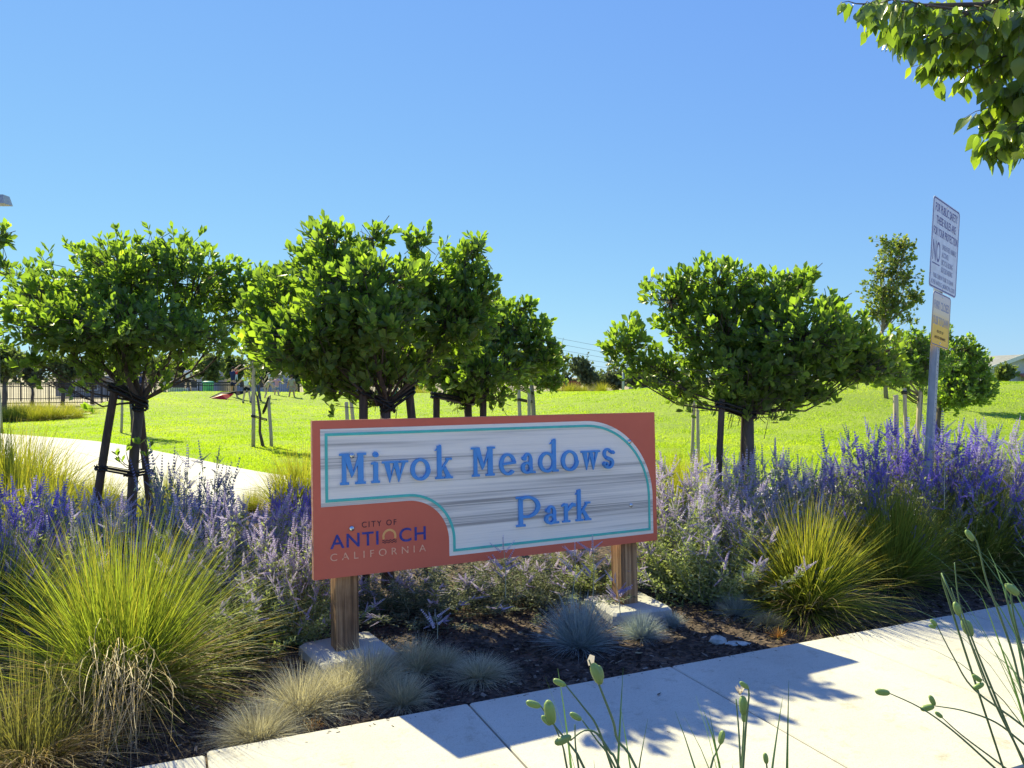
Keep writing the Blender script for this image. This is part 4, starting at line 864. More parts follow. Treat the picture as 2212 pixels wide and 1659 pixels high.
# ---------------------------------------------------------------- russian sage
rg = np.random.default_rng(21)
def spike_tpl(levels=9, per=5):
    V, Fc = [], []
    for L in range(levels):
        z = L/levels; r = .075*(1-.6*z)*(1 if L%1 == 0 else .7)
        for k in range(per):
            a = 2*math.pi*(k+.37*L)/per; c, s = math.cos(a), math.sin(a); n = len(V); h = .052
            V += [(0, z-.01, 0), (c*r-s*r*.55, z+h*.2, s*r+c*r*.55), (c*r*1.15, z+h*1.5, s*r*1.15), (c*r+s*r*.55, z+h*.2, s*r-c*r*.55)]
            Fc += [(n, n+1, n+2), (n, n+2, n+3)]
    V += [(0,levels/levels-.02,0),(.010,1.,.0),(0,1.09,0),(-.006,1.,.01)]; n = len(V)-4; Fc += [(n,n+1,n+2),(n,n+2,n+3)]
    return np.array(V, float), np.array(Fc)
SPK = spike_tpl()
def make_sage(seed, flower, nst=46, leafn=5200, fdens=1., spread=.55, low=False, leafm='sage_leaf'):
    """unit bush about 1 m high; returns meshes (stems, foliage, flowers)"""
    rg = np.random.default_rng(seed); ph = rg.uniform(0,2*np.pi,nst); ti = np.abs(rg.normal(0,.36,nst))+.04; L = rg.uniform(.70,1.04,nst)*(1-.12*ti)
    r0 = .16*np.sqrt(rg.uniform(0,1,nst)); base = np.stack([r0*np.cos(ph), r0*np.sin(ph), np.zeros(nst)], 1); seg = 5; pts = [base]; dirs = []; p = base
    for k in range(seg):
        th = ti*(1.25-.5*k/seg)*(spread/.5); d = np.stack([np.sin(th)*np.cos(ph), np.sin(th)*np.sin(ph), np.cos(th)], 1)+rg.normal(0,.13,(nst,3)); d = norm(d); p = p+d*(L/seg)[:,None]; pts.append(p); dirs.append(d)
    S0, S1, R0, R1 = [], [], [], []
    for k in range(seg): S0.append(pts[k]); S1.append(pts[k+1]); R0.append(np.full(nst,.0045*(1-k/seg)+.0012)); R1.append(np.full(nst,.0045*(1-(k+1)/seg)+.0012))
    # flower panicles: a main spike plus side spikes in the top 45 % of each stem
    FT, FD, FS = [], [], []
    for i in range(nst):
        if rg.uniform() > fdens: continue
        top = pts[-1][i]; d = dirs[-1][i]; FT.append(top-d*.06); FD.append(d); FS.append(rg.uniform(.10,.19))
        for _ in range(int(rg.integers(8,14))):
            t = rg.uniform(.60,.98); k = min(seg-1, int(t*seg)); q = pts[k][i]+(pts[k+1][i]-pts[k][i])*(t*seg-k)
            dd = norm((dirs[k][i]*.6+rg.normal(0,.6,3)+np.array([0,0,.35]))[None])[0]; FT.append(q+dd*.02); FD.append(dd); FS.append(rg.uniform(.05,.125)*(1.25-t*.3))
            S0.append(q[None]); S1.append((q+dd*.05)[None]); R0.append(np.array([.0016])); R1.append(np.array([.001]))
    FT, FD, FS = np.array(FT), np.array(FD), np.array(FS)
    V, Ft, k = replicate(SPK[0], SPK[1], frames(FD, rg.uniform(0,6.28,len(FD))), FT, FS); fl = mesh_np('flowers', V, Ft, M[flower], smooth=False, rnd=np.clip(np.repeat(rg.uniform(0,1,len(FD)), k)*.6+np.repeat(rg.uniform(0,.4,len(V)//4), 4), 0, 1))
    # foliage
    n = leafn; i = rg.integers(0,nst,n); t = rg.uniform(0,1,n)**.75*.93+.03; k = np.minimum(seg-1, (t*seg).astype(int)); PT = np.stack(pts, 1)
    q = PT[i,k]+(PT[i,k+1]-PT[i,k])*(t*seg-k)[:,None]; off = norm(rg.normal(0,1,(n,3))); q = q+off*rg.uniform(0,.11,n)[:,None]*(1.15-t)[:,None]; q[:,2] = np.maximum(q[:,2], .01)
    d = norm(off+rg.normal(0,.4,(n,3))+np.array([0,0,.5])); S = rg.uniform(.022,.058,n)*(1.15-.45*t)
    V, Ft, kk = replicate(SIMPLE[0], SIMPLE[1], frames(d, rg.uniform(0,6,n)), q, np.stack([S*.75, S, S], 1)); fo = mesh_np('foliage', V, Ft, M[leafm], smooth=False, rnd=np.repeat(rg.uniform(0,1,n), kk))
    V, Fq = twig_mesh(np.concatenate(S0), np.concatenate(S1), np.concatenate(R0), np.concatenate(R1)); stm = mesh_np('stems', V, Fq, M['sage_stem'])
    return stm, fo, fl
SG = {'lilac': [make_sage(100+i, 'sage_lilac', 50) for i in range(4)], 'violet': [make_sage(120+i, 'sage_violet', 64, 4200) for i in range(2)], 'grey': [make_sage(140+i, 'sage_grey', 52, 5200) for i in range(2)],
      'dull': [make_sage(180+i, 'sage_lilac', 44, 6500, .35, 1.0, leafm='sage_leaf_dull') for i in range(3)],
      'sparse': [make_sage(160+i, 'sage_lilac', 40, 7500, .45, .8) for i in range(3)]}
GSG = 'russian sage bushes around the sign'
cnt = 0
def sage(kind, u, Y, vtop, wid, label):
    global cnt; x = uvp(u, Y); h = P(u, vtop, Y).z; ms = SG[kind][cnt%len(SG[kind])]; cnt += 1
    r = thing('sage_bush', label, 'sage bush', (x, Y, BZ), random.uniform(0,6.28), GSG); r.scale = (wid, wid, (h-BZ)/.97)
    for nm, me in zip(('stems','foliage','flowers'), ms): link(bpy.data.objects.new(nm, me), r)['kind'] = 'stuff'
    return r
for a in (('lilac',1470,6.1,1000,.95,'pale lilac sage bush touching the right edge of the sign'),('lilac',1570,6.4,972,1.0,'pale lilac sage bush at the foot of the lone wide evergreen trunk'),('lilac',1665,6.6,968,.95,'tallest pale lilac sage bush, right of the lone wide evergreen trunk'),
    ('grey',1745,6.7,1000,.9,'grey blue sage bush between the lilac and deep violet bushes'),('grey',1830,7.0,990,.95,'dark grey green sage bush behind the golden tipped grass'),('violet',1905,6.7,925,1.0,'deep violet sage bush left of the rules pole'),
    ('violet',1985,6.9,922,1.0,'deep violet sage bush around the foot of the rules pole'),('violet',2060,6.7,922,1.05,'violet sage bush just right of the rules pole'),('lilac',2125,6.9,925,1.0,'sunlit lilac sage bush beyond the pole, leaning right'),
    ('lilac',2215,6.8,985,.9,'lilac sage bush cut by the right edge above the dark grass'),('violet',2240,6.5,1075,.8,'low violet sage bush at the right edge beside the dark grass clump'),
    ('sparse',1480,6.0,1090,.85,'green leafy sage bush below the right end of the sign'),('sparse',1535,5.8,1100,.9,'green leafy sage bush with few lilac spikes above the isolated fescue'),('lilac',1620,5.95,1080,.8,'lilac sage bush immediately left of the golden tipped grass'),('grey',1700,6.3,1070,.75,'grey blue sage hanging over the golden tipped grass'),
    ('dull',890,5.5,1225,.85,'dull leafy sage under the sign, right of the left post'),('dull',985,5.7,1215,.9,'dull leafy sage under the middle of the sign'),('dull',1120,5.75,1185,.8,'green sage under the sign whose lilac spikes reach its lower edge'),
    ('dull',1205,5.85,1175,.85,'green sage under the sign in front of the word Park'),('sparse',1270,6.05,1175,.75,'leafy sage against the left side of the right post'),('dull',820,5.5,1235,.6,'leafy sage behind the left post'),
    ('violet',25,5.2,1050,.85,'deep violet sage bush at the left edge'),('violet',-40,4.7,1190,.8,'low violet sage bush at the left edge above the huge grass'),('lilac',165,5.8,1050,.85,'lilac sage bush between the left edge and the leaning trunk'),('lilac',225,5.3,1080,.8,'lilac sage bush just left of the leaning trunk'),
    ('lilac',330,5.5,1085,.8,'lilac sage bush right in front of the leaning trunk'),('grey',400,5.7,985,.7,'sage bush with one tall spike rising above all others on the left'),('lilac',455,5.5,1060,.9,'lilac sage bush midway between the leaning trunk and the sign'),
    ('lilac',530,5.3,1085,.9,'lilac sage bush left of the one touching the sign'),('lilac',600,5.15,1110,.85,'lilac sage bush touching the left edge of the sign'),('violet',625,6.3,1050,.55,'small dark purple sage against the left sign edge'),
    ('sparse',120,4.9,1180,.8,'leafy sage behind the left part of the huge grass'),('sparse',500,4.75,1215,.75,'leafy sage behind the right part of the huge grass'),('sparse',600,4.85,1235,.7,'green sage left of the left sign post'),('lilac',655,4.9,1160,.5,'pale lilac sage squeezed beside the lower left sign corner')):
    sage(*a)
# single flowering shoots standing clear of the bushes
def shoot(u, vb, v, Y, label, kind='sage_lilac', seed=0, n=9):
    rg = np.random.default_rng(seed); base = P(u, vb, Y); top = P(u+rg.normal(0,8), v, Y); r = thing('sage_shoot', label, 'flower stem', base, 0, 'single sage shoots rising clear of the bushes')
    L = (top-base).length; mm = MB(); mm.tube([Vector((0,0,0)), (top-base)*.5+Vector((.01,0,0)), top-base], [.003,.0025,.0012], 5); mm.build('stem', M['sage_stem'], r)
    T, D, S = [np.array(top-base)*.80], [np.array((0,0,1.))], [L*.24]
    for i in range(n):
        t = rg.uniform(.35,.85); sd = 1 if i%2 else -1; T.append(np.array(top-base)*t+np.array([.015*sd,0,0])); D.append(np.array([sd*rg.uniform(.5,.9), rg.normal(0,.4), rg.uniform(.5,.9)])); S.append(rg.uniform(.07,.13))
    D = norm(np.array(D)); 
    for i in range(len(D)):
        V, Ft, k = replicate(SPK[0], SPK[1], frames(D[i:i+1]), np.array(T[i])[None], np.array([S[i]])); obj_np('flower_spike', V, Ft, M[kind], r, smooth=False, rnd=np.full(k, rg.uniform(0,.8)))
shoot(392,1180,966,5.2,'tall branching sage shoot highest on the left', 'sage_grey', 3, 12)
shoot(2040,1100,893,5.9,'tall pale pink sage shoot in front of the pole', 'sage_lilac', 4, 10)
shoot(1092,1290,1160,4.88,'sage shoot overlapping the lower edge of the sign near its middle', 'sage_lilac', 5, 8)
shoot(1235,1300,1175,5.02,'sage shoot overlapping the lower edge of the sign below the word Park', 'sage_lilac', 6, 7)
shoot(1280,1310,1160,5.1,'sage shoot overlapping the lower edge of the sign near the right post', 'sage_lilac', 7, 8)
shoot(1340,1330,1240,5.1,'low sage shoot in front of the right post', 'sage_lilac', 8, 8)
shoot(945,1380,1318,4.7,'low curled sage shoot on the dark mulch', 'sage_lilac', 9, 4)

# ---------------------------------------------------------------- mulch chips, stones, litter
rg = np.random.default_rng(31); n = 26000; Y_ = 3.0+rg.uniform(0,1,n)**1.2*4.2; X_ = Y_*rg.uniform(-.72,.72,n); Q = np.stack([X_, Y_], 1)-np.array([S0.x, S0.y]); dn = Q@np.array([SN.x, SN.y]); ok = dn > .004
X_, Y_ = X_[ok], Y_[ok]; n = len(X_)
CH = (np.array([(-.5,-.16,0),(.5,-.22,0),(.42,.2,0),(-.45,.24,0),(-.3,-.05,.22),(.32,.03,.18)], float), np.array([(0,1,5),(0,5,4),(1,2,5),(2,3,4),(2,4,5),(3,0,4)]))
a = rg.uniform(0,6.28,n); tilt = norm(np.stack([rg.normal(0,.35,n), rg.normal(0,.35,n), np.ones(n)], 1)); d = np.stack([np.cos(a), np.sin(a), rg.normal(0,.25,n)], 1)
S = rg.uniform(.012,.045,n); R = frames(d, None, up=tilt); R = np.stack([R[:,:,1], -R[:,:,0], R[:,:,2]], -1)
V, Ft, k = replicate(CH[0], CH[1], R, np.stack([X_, Y_, rg.uniform(.0,.014,n)+BZ*np.clip((dn[ok])/.12, 0, 1)*np.clip((fedge(X_)-3.0-Y_)/.6, 0, 1)], 1), np.stack([S, S*rg.uniform(.5,1.2,n), S*.6], 1))
o = obj_np('mulch_chips', V, Ft, M['chip'], smooth=False, rnd=np.repeat(rg.uniform(0,1,n)**1.5, k)); o['kind'] = 'stuff'
rg = np.random.default_rng(33); n = 260; q = rg.uniform(-3.5,6,n); e_ = -np.abs(rg.normal(0,.045,n))-.004; far = rg.uniform(0,1,n) < .2; e_ = np.where(far, -rg.uniform(.02,1.4,n), e_)
X_ = S0.x+SD.x*q+SN.x*e_; Y_ = S0.y+SD.y*q+SN.y*e_; a = rg.uniform(0,6.28,n); R = frames(np.stack([np.cos(a), np.sin(a), np.zeros(n)], 1), None); R = np.stack([R[:,:,1], -R[:,:,0], R[:,:,2]], -1); S = rg.uniform(.004,.020,n)
V, Ft, k = replicate(CH[0], CH[1], R, np.stack([X_, Y_, np.full(n,.031)], 1), np.stack([S, S*.6, S*.4], 1)); o = obj_np('sidewalk_litter', V, Ft, M['chip'], smooth=False, rnd=np.repeat(rg.uniform(0,1,n), k)); o['kind'] = 'stuff'
M['granite'] = noise_mat('pale_granite', [(.3,(.30,.32,.31)),(.7,(.56,.58,.55))], 30, bump=.8, bscale=30)
def stone(pos, s, label, seed, mat='granite'):
    rg = np.random.default_rng(seed); mm = MB(); prof = [(.02,.0),(.8,.02),(1.,.3),(.85,.7),(.45,.95),(.01,1.)]; mm.lathe(prof, n=10); v = [(x*s[0]*(1+rg.normal(0,.09)), y*s[1]*(1+rg.normal(0,.09)), z*s[2]*(1+rg.normal(0,.06))) for x, y, z in mm.v]; mm.v = v
    o = mm.build('stone', M[mat], None); o.location = pos; return tag(o, label, 'stone', 'stones on the mulch')
stone(gpos(1551,1390), (.055,.045,.05), 'pale granite stone on mulch left of the golden tipped grass', 1)
stone(gpos(1590,1392), (.09,.04,.018), 'flat pale stone chip beside the pale granite stone', 2)
stone(gpos(1010,1553), (.012,.01,.012), 'small tan pebble at the sidewalk edge', 3)
M['dry_leaf'] = leafmat('fallen_leaf', [(0,(.10,.16,.08)),(.5,(.30,.32,.22)),(1,(.45,.26,.10))], (1.2,1.1,.8), .25)
for i, (u, v, z, s, q, lb) in enumerate(((1372,1412,-.03,.05,.5,'pale fallen leaf on the mulch below the small blue tuft'),(1420,1503,.034,.045,.1,'small dark twig like leaf lying on the shaded sidewalk'),(870,1538,.034,.035,.1,'dark sliver of leaf at the sidewalk edge near the shadow tip'),(1290,1470,-.03,.04,1.,'brown fallen leaf at the base of the large blue fescue'),(1065,1478,-.03,.04,.8,'tan fallen leaf on the shaded mulch'))):
    me = mesh_np('fallen_leaf', OVA[0]*[s*.9 if i not in (1,2) else s*.35, s, s*.6], OVA[1], M['dry_leaf'] if i not in (1,2) else M['bark'], rnd=np.full(len(OVA[0]), q)); o = link(bpy.data.objects.new('fallen_leaf', me)); o.location = G(u, v, z)+Vector((0,0,.004)); o.rotation_euler = (0,0,-1.3+i*.7); tag(o, lb, 'fallen leaf', 'fallen leaves on mulch and sidewalk')
M['weed'] = leafmat('orange_weed', [(0,(.50,.24,.05)),(1,(.66,.36,.10))], (1.1,1,.8), .3)
for u, v, lb, sd in ((676,1578,'dry orange sprig at the sidewalk edge below the straw tufts',1),(1680,1378,'dry orange weed at the left foot of the golden tipped grass',2)):
    rg = np.random.default_rng(sd); n = 60; g3 = blades(n, rg.uniform(.04,.09,n), rg.uniform(.1,1.1,n), rg.uniform(0,.6,n), np.full(n,.004), .02, rg, 3)
    o = obj_np('dry_weed', g3[0], g3[1], M['weed'], smooth=False, rnd=np.repeat(rg.uniform(0,1,n), 8)); o.location = gpos(u, v); tag(o, lb, 'weed', 'dry orange weeds')

# ---------------------------------------------------------------- lawn blades
rg = np.random.default_rng(41); n = 640000
iv = rg.uniform(1/52., 1/9.5, n); Y_ = 1/iv; X_ = Y_*rg.uniform(-.70,.70,n)
ok = (Y_ > fedge(X_)+.02) & ((X_ > -17.3-(Y_-29)*.25) | (Y_ < 28.6)); X_, Y_ = X_[ok], Y_[ok]; n = len(X_); Z_ = hgt(X_, Y_)
w = .0014+.00050*Y_; h = rg.uniform(.014,.036,n)*(1+.008*Y_); a = rg.uniform(0,6.28,n); ln = rg.normal(0,.45,(n,2))
B0 = np.stack([X_, Y_, Z_-.004], 1); dx = np.stack([np.cos(a)*w, np.sin(a)*w, np.zeros(n)], 1); tp = B0+np.stack([ln[:,0]*h, ln[:,1]*h, h+.004], 1)
V = np.stack([B0-dx, B0+dx, tp], 1).reshape(-1,3); pat = .5+.5*np.sin(X_*.9+1.7*np.sin(Y_*.35))*np.sin(Y_*.55+X_*.2)
o = obj_np('lawn_grass', V, np.arange(3*n).reshape(-1,3), M['lawnblade'], smooth=False, rnd=np.repeat(np.clip(rg.uniform(.1,.5,n)+.45*pat,0,1), 3)); o['kind'] = 'stuff'

# ---------------------------------------------------------------- fortnight lilies in the near strip
M['lily_stem'] = noise_mat('lily_stem', [(.3,(.07,.13,.06)),(.7,(.13,.21,.09))], 12, rough=.4, spec=.5)
M['lily_leaf'] = leafmat('lily_leaf', [(0,(.045,.09,.045)),(1,(.11,.19,.08))], (2.,2.3,.9), .35, .35, .5)
M['pod'] = leafmat('lily_pod', [(0,(.22,.32,.10)),(1,(.36,.46,.18))], (1.5,1.6,.9), .25, .35, .5)
M['petal'] = leafmat('withered_petal', [(0,(.62,.55,.48)),(1,(.75,.70,.64))], (1.,1.,1.), .4, .7)
def pod(par, p, d, L, r, mt='pod'):
    """ribbed three-lobed capsule"""
    mm = MB(); n = 18; prof = [(.18,0),(.55,.06),(.85,.2),(1.,.45),(.97,.7),(.75,.88),(.4,.97),(.05,1.)]; vs = []
    Rm = Matrix([list(q) for q in frames(np.array([list(d)]))[0]]); fs = []
    for rr, z in prof:
        for k in range(n): 
            w = 2*math.pi*k/n; q = r*rr*(1+.10*math.cos(3*w)-.05*math.cos(6*w)); vs.append(Vector(p)+Rm@Vector((q*math.cos(w), z*L, q*math.sin(w))))
    for i in range(len(prof)-1):
        for k in range(n): fs.append((i*n+k, i*n+(k+1)%n, (i+1)*n+(k+1)%n, (i+1)*n+k))
    mm.add(vs, fs); me = mm.mesh('pod', M[mt], True); at = me.attributes.new('rnd','FLOAT','POINT'); at.data.foreach_set('value', [random.random()*.3+.4*(math.cos(3*2*math.pi*(i%n)/n)*.5+.5) for i in range(len(vs))])
    link(bpy.data.objects.new('pod', me), par)
def lily(base, label, stems, leaf_n, Yl, seed, spread=.35, hl=.75):
    rg = np.random.default_rng(seed); r = thing('lily_plant', label, 'lily plant', base, 0, 'fortnight lilies with seed pods'); O = r.location
    for pts, Ys, pods in stems:
        w = [P(u, v, Ys)-O for u, v in pts]; dr = (w[-1]-w[-2]).normalized(); hh = w[-1].z/max(.35, -dr.z); ext = w[-1]+dr*hh
        rr_ = math.hypot(ext.x, ext.y); ext = Vector((ext.x*min(1,.20/max(rr_,.01)), ext.y*min(1,.20/max(rr_,.01)), 0)); c1 = w[-1]+dr*hh*.33; k0 = w[-1]*.25+c1*.5+ext*.25; w = w+[k0, ext]
        # smooth by Catmull-Rom
        q = []; ww = [w[0]]+w+[w[-1]]
        for i in range(1, len(ww)-2):
            for t in (0,.25,.5,.75):
                p0,p1,p2,p3 = ww[i-1:i+3]; q.append(.5*((2*p1)+(-p0+p2)*t+(2*p0-5*p1+4*p2-p3)*t*t+(-p0+3*p1-3*p2+p3)*t**3))
        q.append(ww[-1]); mm = MB(); mm.tube(q, [.0016+.0016*min(1,i/12)*(Ys/1.9) for i in range(len(q))], 7); mm.build('stem', M['lily_stem'], r, True)
        for (u0, v0, u1, v1, L) in pods:
            a, b = P(u0,v0,Ys)-O, P(u1,v1,Ys)-O; d = (b-a); LL = d.length; pod(r, a, d.normalized(), LL, LL*.22)
    n = leaf_n; az = rg.uniform(0,6.28,n); base_p = np.stack([rg.normal(0,.06,n), rg.normal(0,.06,n), np.zeros(n)], 1)
    for i in range(n):
        th0 = abs(rg.normal(0,.22)); cu = rg.uniform(.1,.9); L = hl*rg.uniform(.55,1.1); p = Vector(base_p[i]); mm = MB(); vs = []; K = 9
        for k in range(K+1):
            s = k/K; th = th0+cu*s**1.7*(spread/.35); d = Vector((math.sin(th)*math.cos(az[i]), math.sin(th)*math.sin(az[i]), math.cos(th))); t = Vector((-math.sin(az[i]), math.cos(az[i]), 0)); wd = .0055*(1-s**2.5)+.0003
            vs += [p-t*wd, p+d.cross(t)*wd*.3, p+t*wd]; p = p+d*(L/K)
        fs = []
        for k in range(K): fs += [(3*k,3*k+1,3*k+4,3*k+3),(3*k+1,3*k+2,3*k+5,3*k+4)]
        mm.add(vs, fs); me = mm.mesh('leaf_blade', M['lily_leaf'], True); at = me.attributes.new('rnd','FLOAT','POINT'); at.data.foreach_set('value', [float(rg.uniform(0,1))]*len(vs)); link(bpy.data.objects.new('leaf_blade', me), r)
    return r
l1 = lily((.25,1.86,0), 'lily plant with green seed pods at the bottom middle, below the sign shadow', [
  ([(1272,1425),(1282,1450),(1302,1500),(1325,1560),(1335,1600),(1375,1660)],1.75,[(1298,1478,1280,1432,0),(1300,1470,1292,1437,0)]),
  ([(1222,1480),(1262,1530),(1290,1570),(1322,1660)],1.8,[(1222,1481,1195,1468,0)]),
  ([(1168,1525),(1200,1570),(1240,1620),(1262,1660)],1.85,[(1168,1526,1136,1516,0),(1193,1565,1183,1512,0),(1190,1566,1170,1546,0)]),
  ([(1195,1562),(1215,1610),(1225,1660)],1.9,[]),
  ([(1258,1556),(1290,1600),(1330,1660)],1.86,[(1256,1555,1231,1540,0)]),
  ([(1232,1600),(1262,1578),(1290,1585),(1318,1625),(1338,1660)],1.8,[(1234,1590,1198,1606,0)]),
  ([(1242,1565),(1243,1610),(1250,1660)],1.92,[])], 26, 1.88, 1, .3, .84)
l2 = lily((.575,1.93,0), 'lily plant with a withered white bloom at the bottom, right of the middle pods', [
  ([(1613,1478),(1618,1500),(1612,1560),(1605,1660)],1.9,[(1617,1487,1598,1473,0)]),
  ([(1608,1520),(1606,1580),(1602,1660)],1.92,[(1606,1545,1604,1503,0),(1607,1560,1606,1535,0)]),
  ([(1590,1510),(1596,1580),(1600,1660)],1.94,[]),
  ([(1560,1600),(1545,1630),(1535,1660)],1.9,[(1556,1608,1562,1578,0)]),
  ([(1655,1645),(1657,1660)],1.9,[(1656,1650,1652,1626,0)])], 22, 1.95, 2, .3, .84)
mm = MB(); pv = P(1598,1492,1.93)-l2.location
for i in range(7):
    a = i*.9; d = Vector((math.cos(a)*.5, math.sin(a)*.5, 1)).normalized(); e = d.cross(Vector((0,0,1))).normalized(); q = pv+Vector((0,0,-.012)); k = .030
    mm.add([q, q+d*k*.5+e*.006, q+d*k+Vector((0,0,-.004)), q+d*k*.5-e*.006], [(0,1,2,3)])
mm.build('withered_bloom', M['petal'], l2)
mm = MB(); pv = P(1277,1438,1.75)-l1.location; mm.add([pv+Vector((-.006,0,0)), pv+Vector((.006,0,.002)), pv+Vector((.008,0,.022)), pv+Vector((-.003,0,.026)), pv+Vector((-.009,0,.012))], [(0,1,2,3,4)]); mm.build('withered_bloom', M['petal'], l1)
l3 = lily((2.02,2.75,0), 'large lily plant at the bottom right corner with pods arching over the sidewalk', [
  ([(1920,1497),(1990,1530),(2060,1580),(2150,1660)],2.55,[(1922,1497,1890,1493,0)]),
  ([(2022,1347),(2060,1420),(2105,1490),(2212,1570)],2.6,[(2024,1352,2010,1338,0),(2022,1356,2006,1351,0)]),
  ([(2020,1525),(2080,1535),(2150,1560),(2215,1610)],2.6,[(2019,1524,2008,1502,0),(2018,1525,1988,1532,0)]),
  ([(2035,1550),(2080,1590),(2160,1650)],2.5,[(2036,1550,2020,1538,0)]),
  ([(2055,1270),(2075,1330),(2110,1420),(2150,1520),(2200,1620)],2.5,[(2072,1330,2062,1300,0)]),
  ([(2085,1140),(2110,1170),(2130,1250),(2160,1330),(2190,1420),(2222,1560)],2.5,[(2103,1168,2086,1145,0)]),
  ([(2062,1215),(2072,1300),(2100,1380),(2140,1480),(2190,1600)],2.55,[]),
  ([(2125,1470),(2100,1400),(2085,1360)],2.6,[(2125,1476,2102,1488,0),(2120,1472,2100,1458,0),(2090,1370,2080,1336,0),(2098,1375,2088,1340,0)]),
  ([(2205,1290),(2185,1262),(2190,1330),(2222,1450)],2.6,[(2200,1285,2172,1262,0)]),
  ([(2172,1260),(2180,1320),(2212,1420)],2.6,[])], 95, 2.75, 3, .65, 1.15)

# ---------------------------------------------------------------- background: fence, trees, houses, pole, wires
M['iron'] = flat('black_iron', (.02,.022,.026), .5)
def iron_fence(p0, p1, label, h=1.35, seg=2.4, z=0.):
    p0, p1 = Vector((*p0, z)), Vector((*p1, z)); v = p1-p0; L = v.length; r = thing('iron_fence', label, 'fence', p0, math.atan2(v.y, v.x), 'black iron fences beyond the lawn')
    k = int(L/seg)
    for zz_ in (.18, h-.18, h-.02): m = MB(); m.box((L/2, 0, zz_), (L, .035, .045)); m.build('rail', M['iron'], r)
    for i in range(k+1): m = MB(); m.box((i*L/k, 0, h/2+.01), (.07, .07, h+.06)); m.build('fence_post', M['iron'], r)
    m = MB()
    for i in range(int(L/.13)): m.box((.065+i*.13, 0.001, h/2), (.018, .018, h-.1))
    m.build('pickets', M['iron'], r)['kind'] = 'stuff'
iron_fence((-31,41.5),(-17,49), 'black iron fence far left, between the path bed and the gravel yard', 1.3)
iron_fence((-18,57),(0,60), 'black iron fence seen between the tree trunks behind the children', 1.35, z=.1)
iron_fence((-36,52),(-20,55), 'farther black iron fence at left behind the near one', 1.3)
GB = 'background trees beyond the park'
def bgtree(u, Y, vt, vb, wpx, label, mat='leaf_far', n=1500, seed=None, name='background_tree', group=GB, trunk=True):
    h = (vb-vt)/2; vc = (vt+vb)/2; rg = np.random.default_rng(sum(map(ord,label)))
    bl = [(u+rg.uniform(-.5,.5)*wpx, vc+rg.uniform(-.45,.45)*h, wpx*rg.uniform(.4,.65), h*rg.uniform(.4,.62), 0) for _ in range(7)]+[(u, vc, wpx*.6, h*.8, 0)]
    x = uvp(u, Y); return tree(name, label, 'tree', group, (x, Y, 0), Y, (u, min(vb, vc+h*.8)), bl, n, leaf=.0042*Y+.05, mat=mat, tpl=SIMPLE, r=(.10,.07), rosette=5, fill=.5, wscale=1.5, bark='bark')
for a in ((10,30,735,835,70,'light green tree at the far left edge behind the iron fence','leaf_far',2500),(70,46,735,850,60,'dark blue green conifer like tree near the left edge','leaf_far_dark',1800),(135,46,742,848,55,'grey green tree above the iron fence, left of the leaning trunk','leaf_far',1600),
    (200,48,745,845,52,'second grey green tree above the iron fence','leaf_far',1600),(262,50,750,842,45,'small thin tree behind the leaning dark stake','leaf_far',1200),(335,55,752,832,52,'background tree behind the left evergreen fork','leaf_far',1400),(400,60,762,826,40,'background tree above the grey roofed house','leaf_far',1200),
    (455,58,755,838,46,'rounded background tree left of the dark clothed adult','leaf_far',1600),(505,60,755,838,42,'background tree behind the dark clothed adult','leaf_far',1500),(575,62,758,836,48,'background tree behind the group of children','leaf_far_dark',1500),(645,63,760,838,48,'background tree right of the group of children','leaf_far',1500),(720,64,765,842,48,'background tree behind the tall evergreen, low left','leaf_far',1200),
    (900,66,780,850,48,'background tree seen low between the evergreen trunks','leaf_far',1200),(1262,70,768,842,38,'tallest dark background tree in the central gap','leaf_far_dark',1800),(1296,74,792,844,36,'low grey green tree right of the tallest one in the gap','leaf_far',1200),(1330,70,790,848,36,'dark background tree left of the light pole','leaf_far_dark',1500),
    (1225,80,798,842,36,'small dark tree above the red wood fence at left','leaf_far_dark',1000),(1372,78,795,842,36,'background tree right of the light pole','leaf_far_dark',1200),(1420,84,805,842,26,'low dark background tree behind the lone wide evergreen','leaf_far_dark',1000)):
    bgtree(*a[:6], a[6], a[7])
rt = bgtree(2172, 41, 782, 826, 26, 'small rounded green tree in front of the pale house at right', 'leaf_far', 1500, name='background_tree')
# shrubs
for u, Y, s, lb in ((1232,64,2.2,'yellow green shrub before the red wood fence, left one'),(1258,64,1.8,'yellow green shrub before the red wood fence, right one'),(1205,64,1.6,'low green shrub left of the red wood fence'),(905,56,1.8,'yellow grass clump beyond the lawn between the trunks'),(925,57,1.5,'smaller yellow grass clump beyond the lawn between the trunks'),(1300,66,2.2,'dark low shrub under the central background trees')):
    pclump(uvp(u,Y), Y, .15, s, 1, lb, 'shrubs beyond the lawn', cat='shrub', name='shrub', sz=s*.7)
M['redwood'] = noise_mat('red_brown_boards', [(.3,(.26,.07,.05)),(.7,(.36,.12,.085))], 3, (6,6,1))
def wood_fence(u0, u1, Y, h, label, mat, z=.05):
    x0, x1 = uvp(u0,Y), uvp(u1,Y); r = thing('wood_fence', label, 'fence', (x0, Y, z), 0, None); n = int((x1-x0)/.3)
    mes = MB().box((0,0,h/2), (.285,.03,h)).mesh('board', M[mat])
    for i in range(n): o = link(bpy.data.objects.new('board', mes), r); o.location = (.15+i*.3, (i%2)*.006, 0)
    m = MB(); m.box(((x1-x0)/2,.04,h*.8),(x1-x0,.04,.1)); m.box(((x1-x0)/2,.04,h*.25),(x1-x0,.04,.1)); m.build('rails', M[mat], r)
wood_fence(1213, 1258, 72, 1.25, 'red brown board fence far off in the central gap', 'redwood')
wood_fence(1262, 1290, 73, 1.5, 'dull brown board fence right of the red one', 'bark_pale')
# rocks low in the gap
stone((uvp(1265,60), 60, .05), (.9,.6,.45), 'grey boulder far off at the lawn edge in the central gap', 8, 'granite')
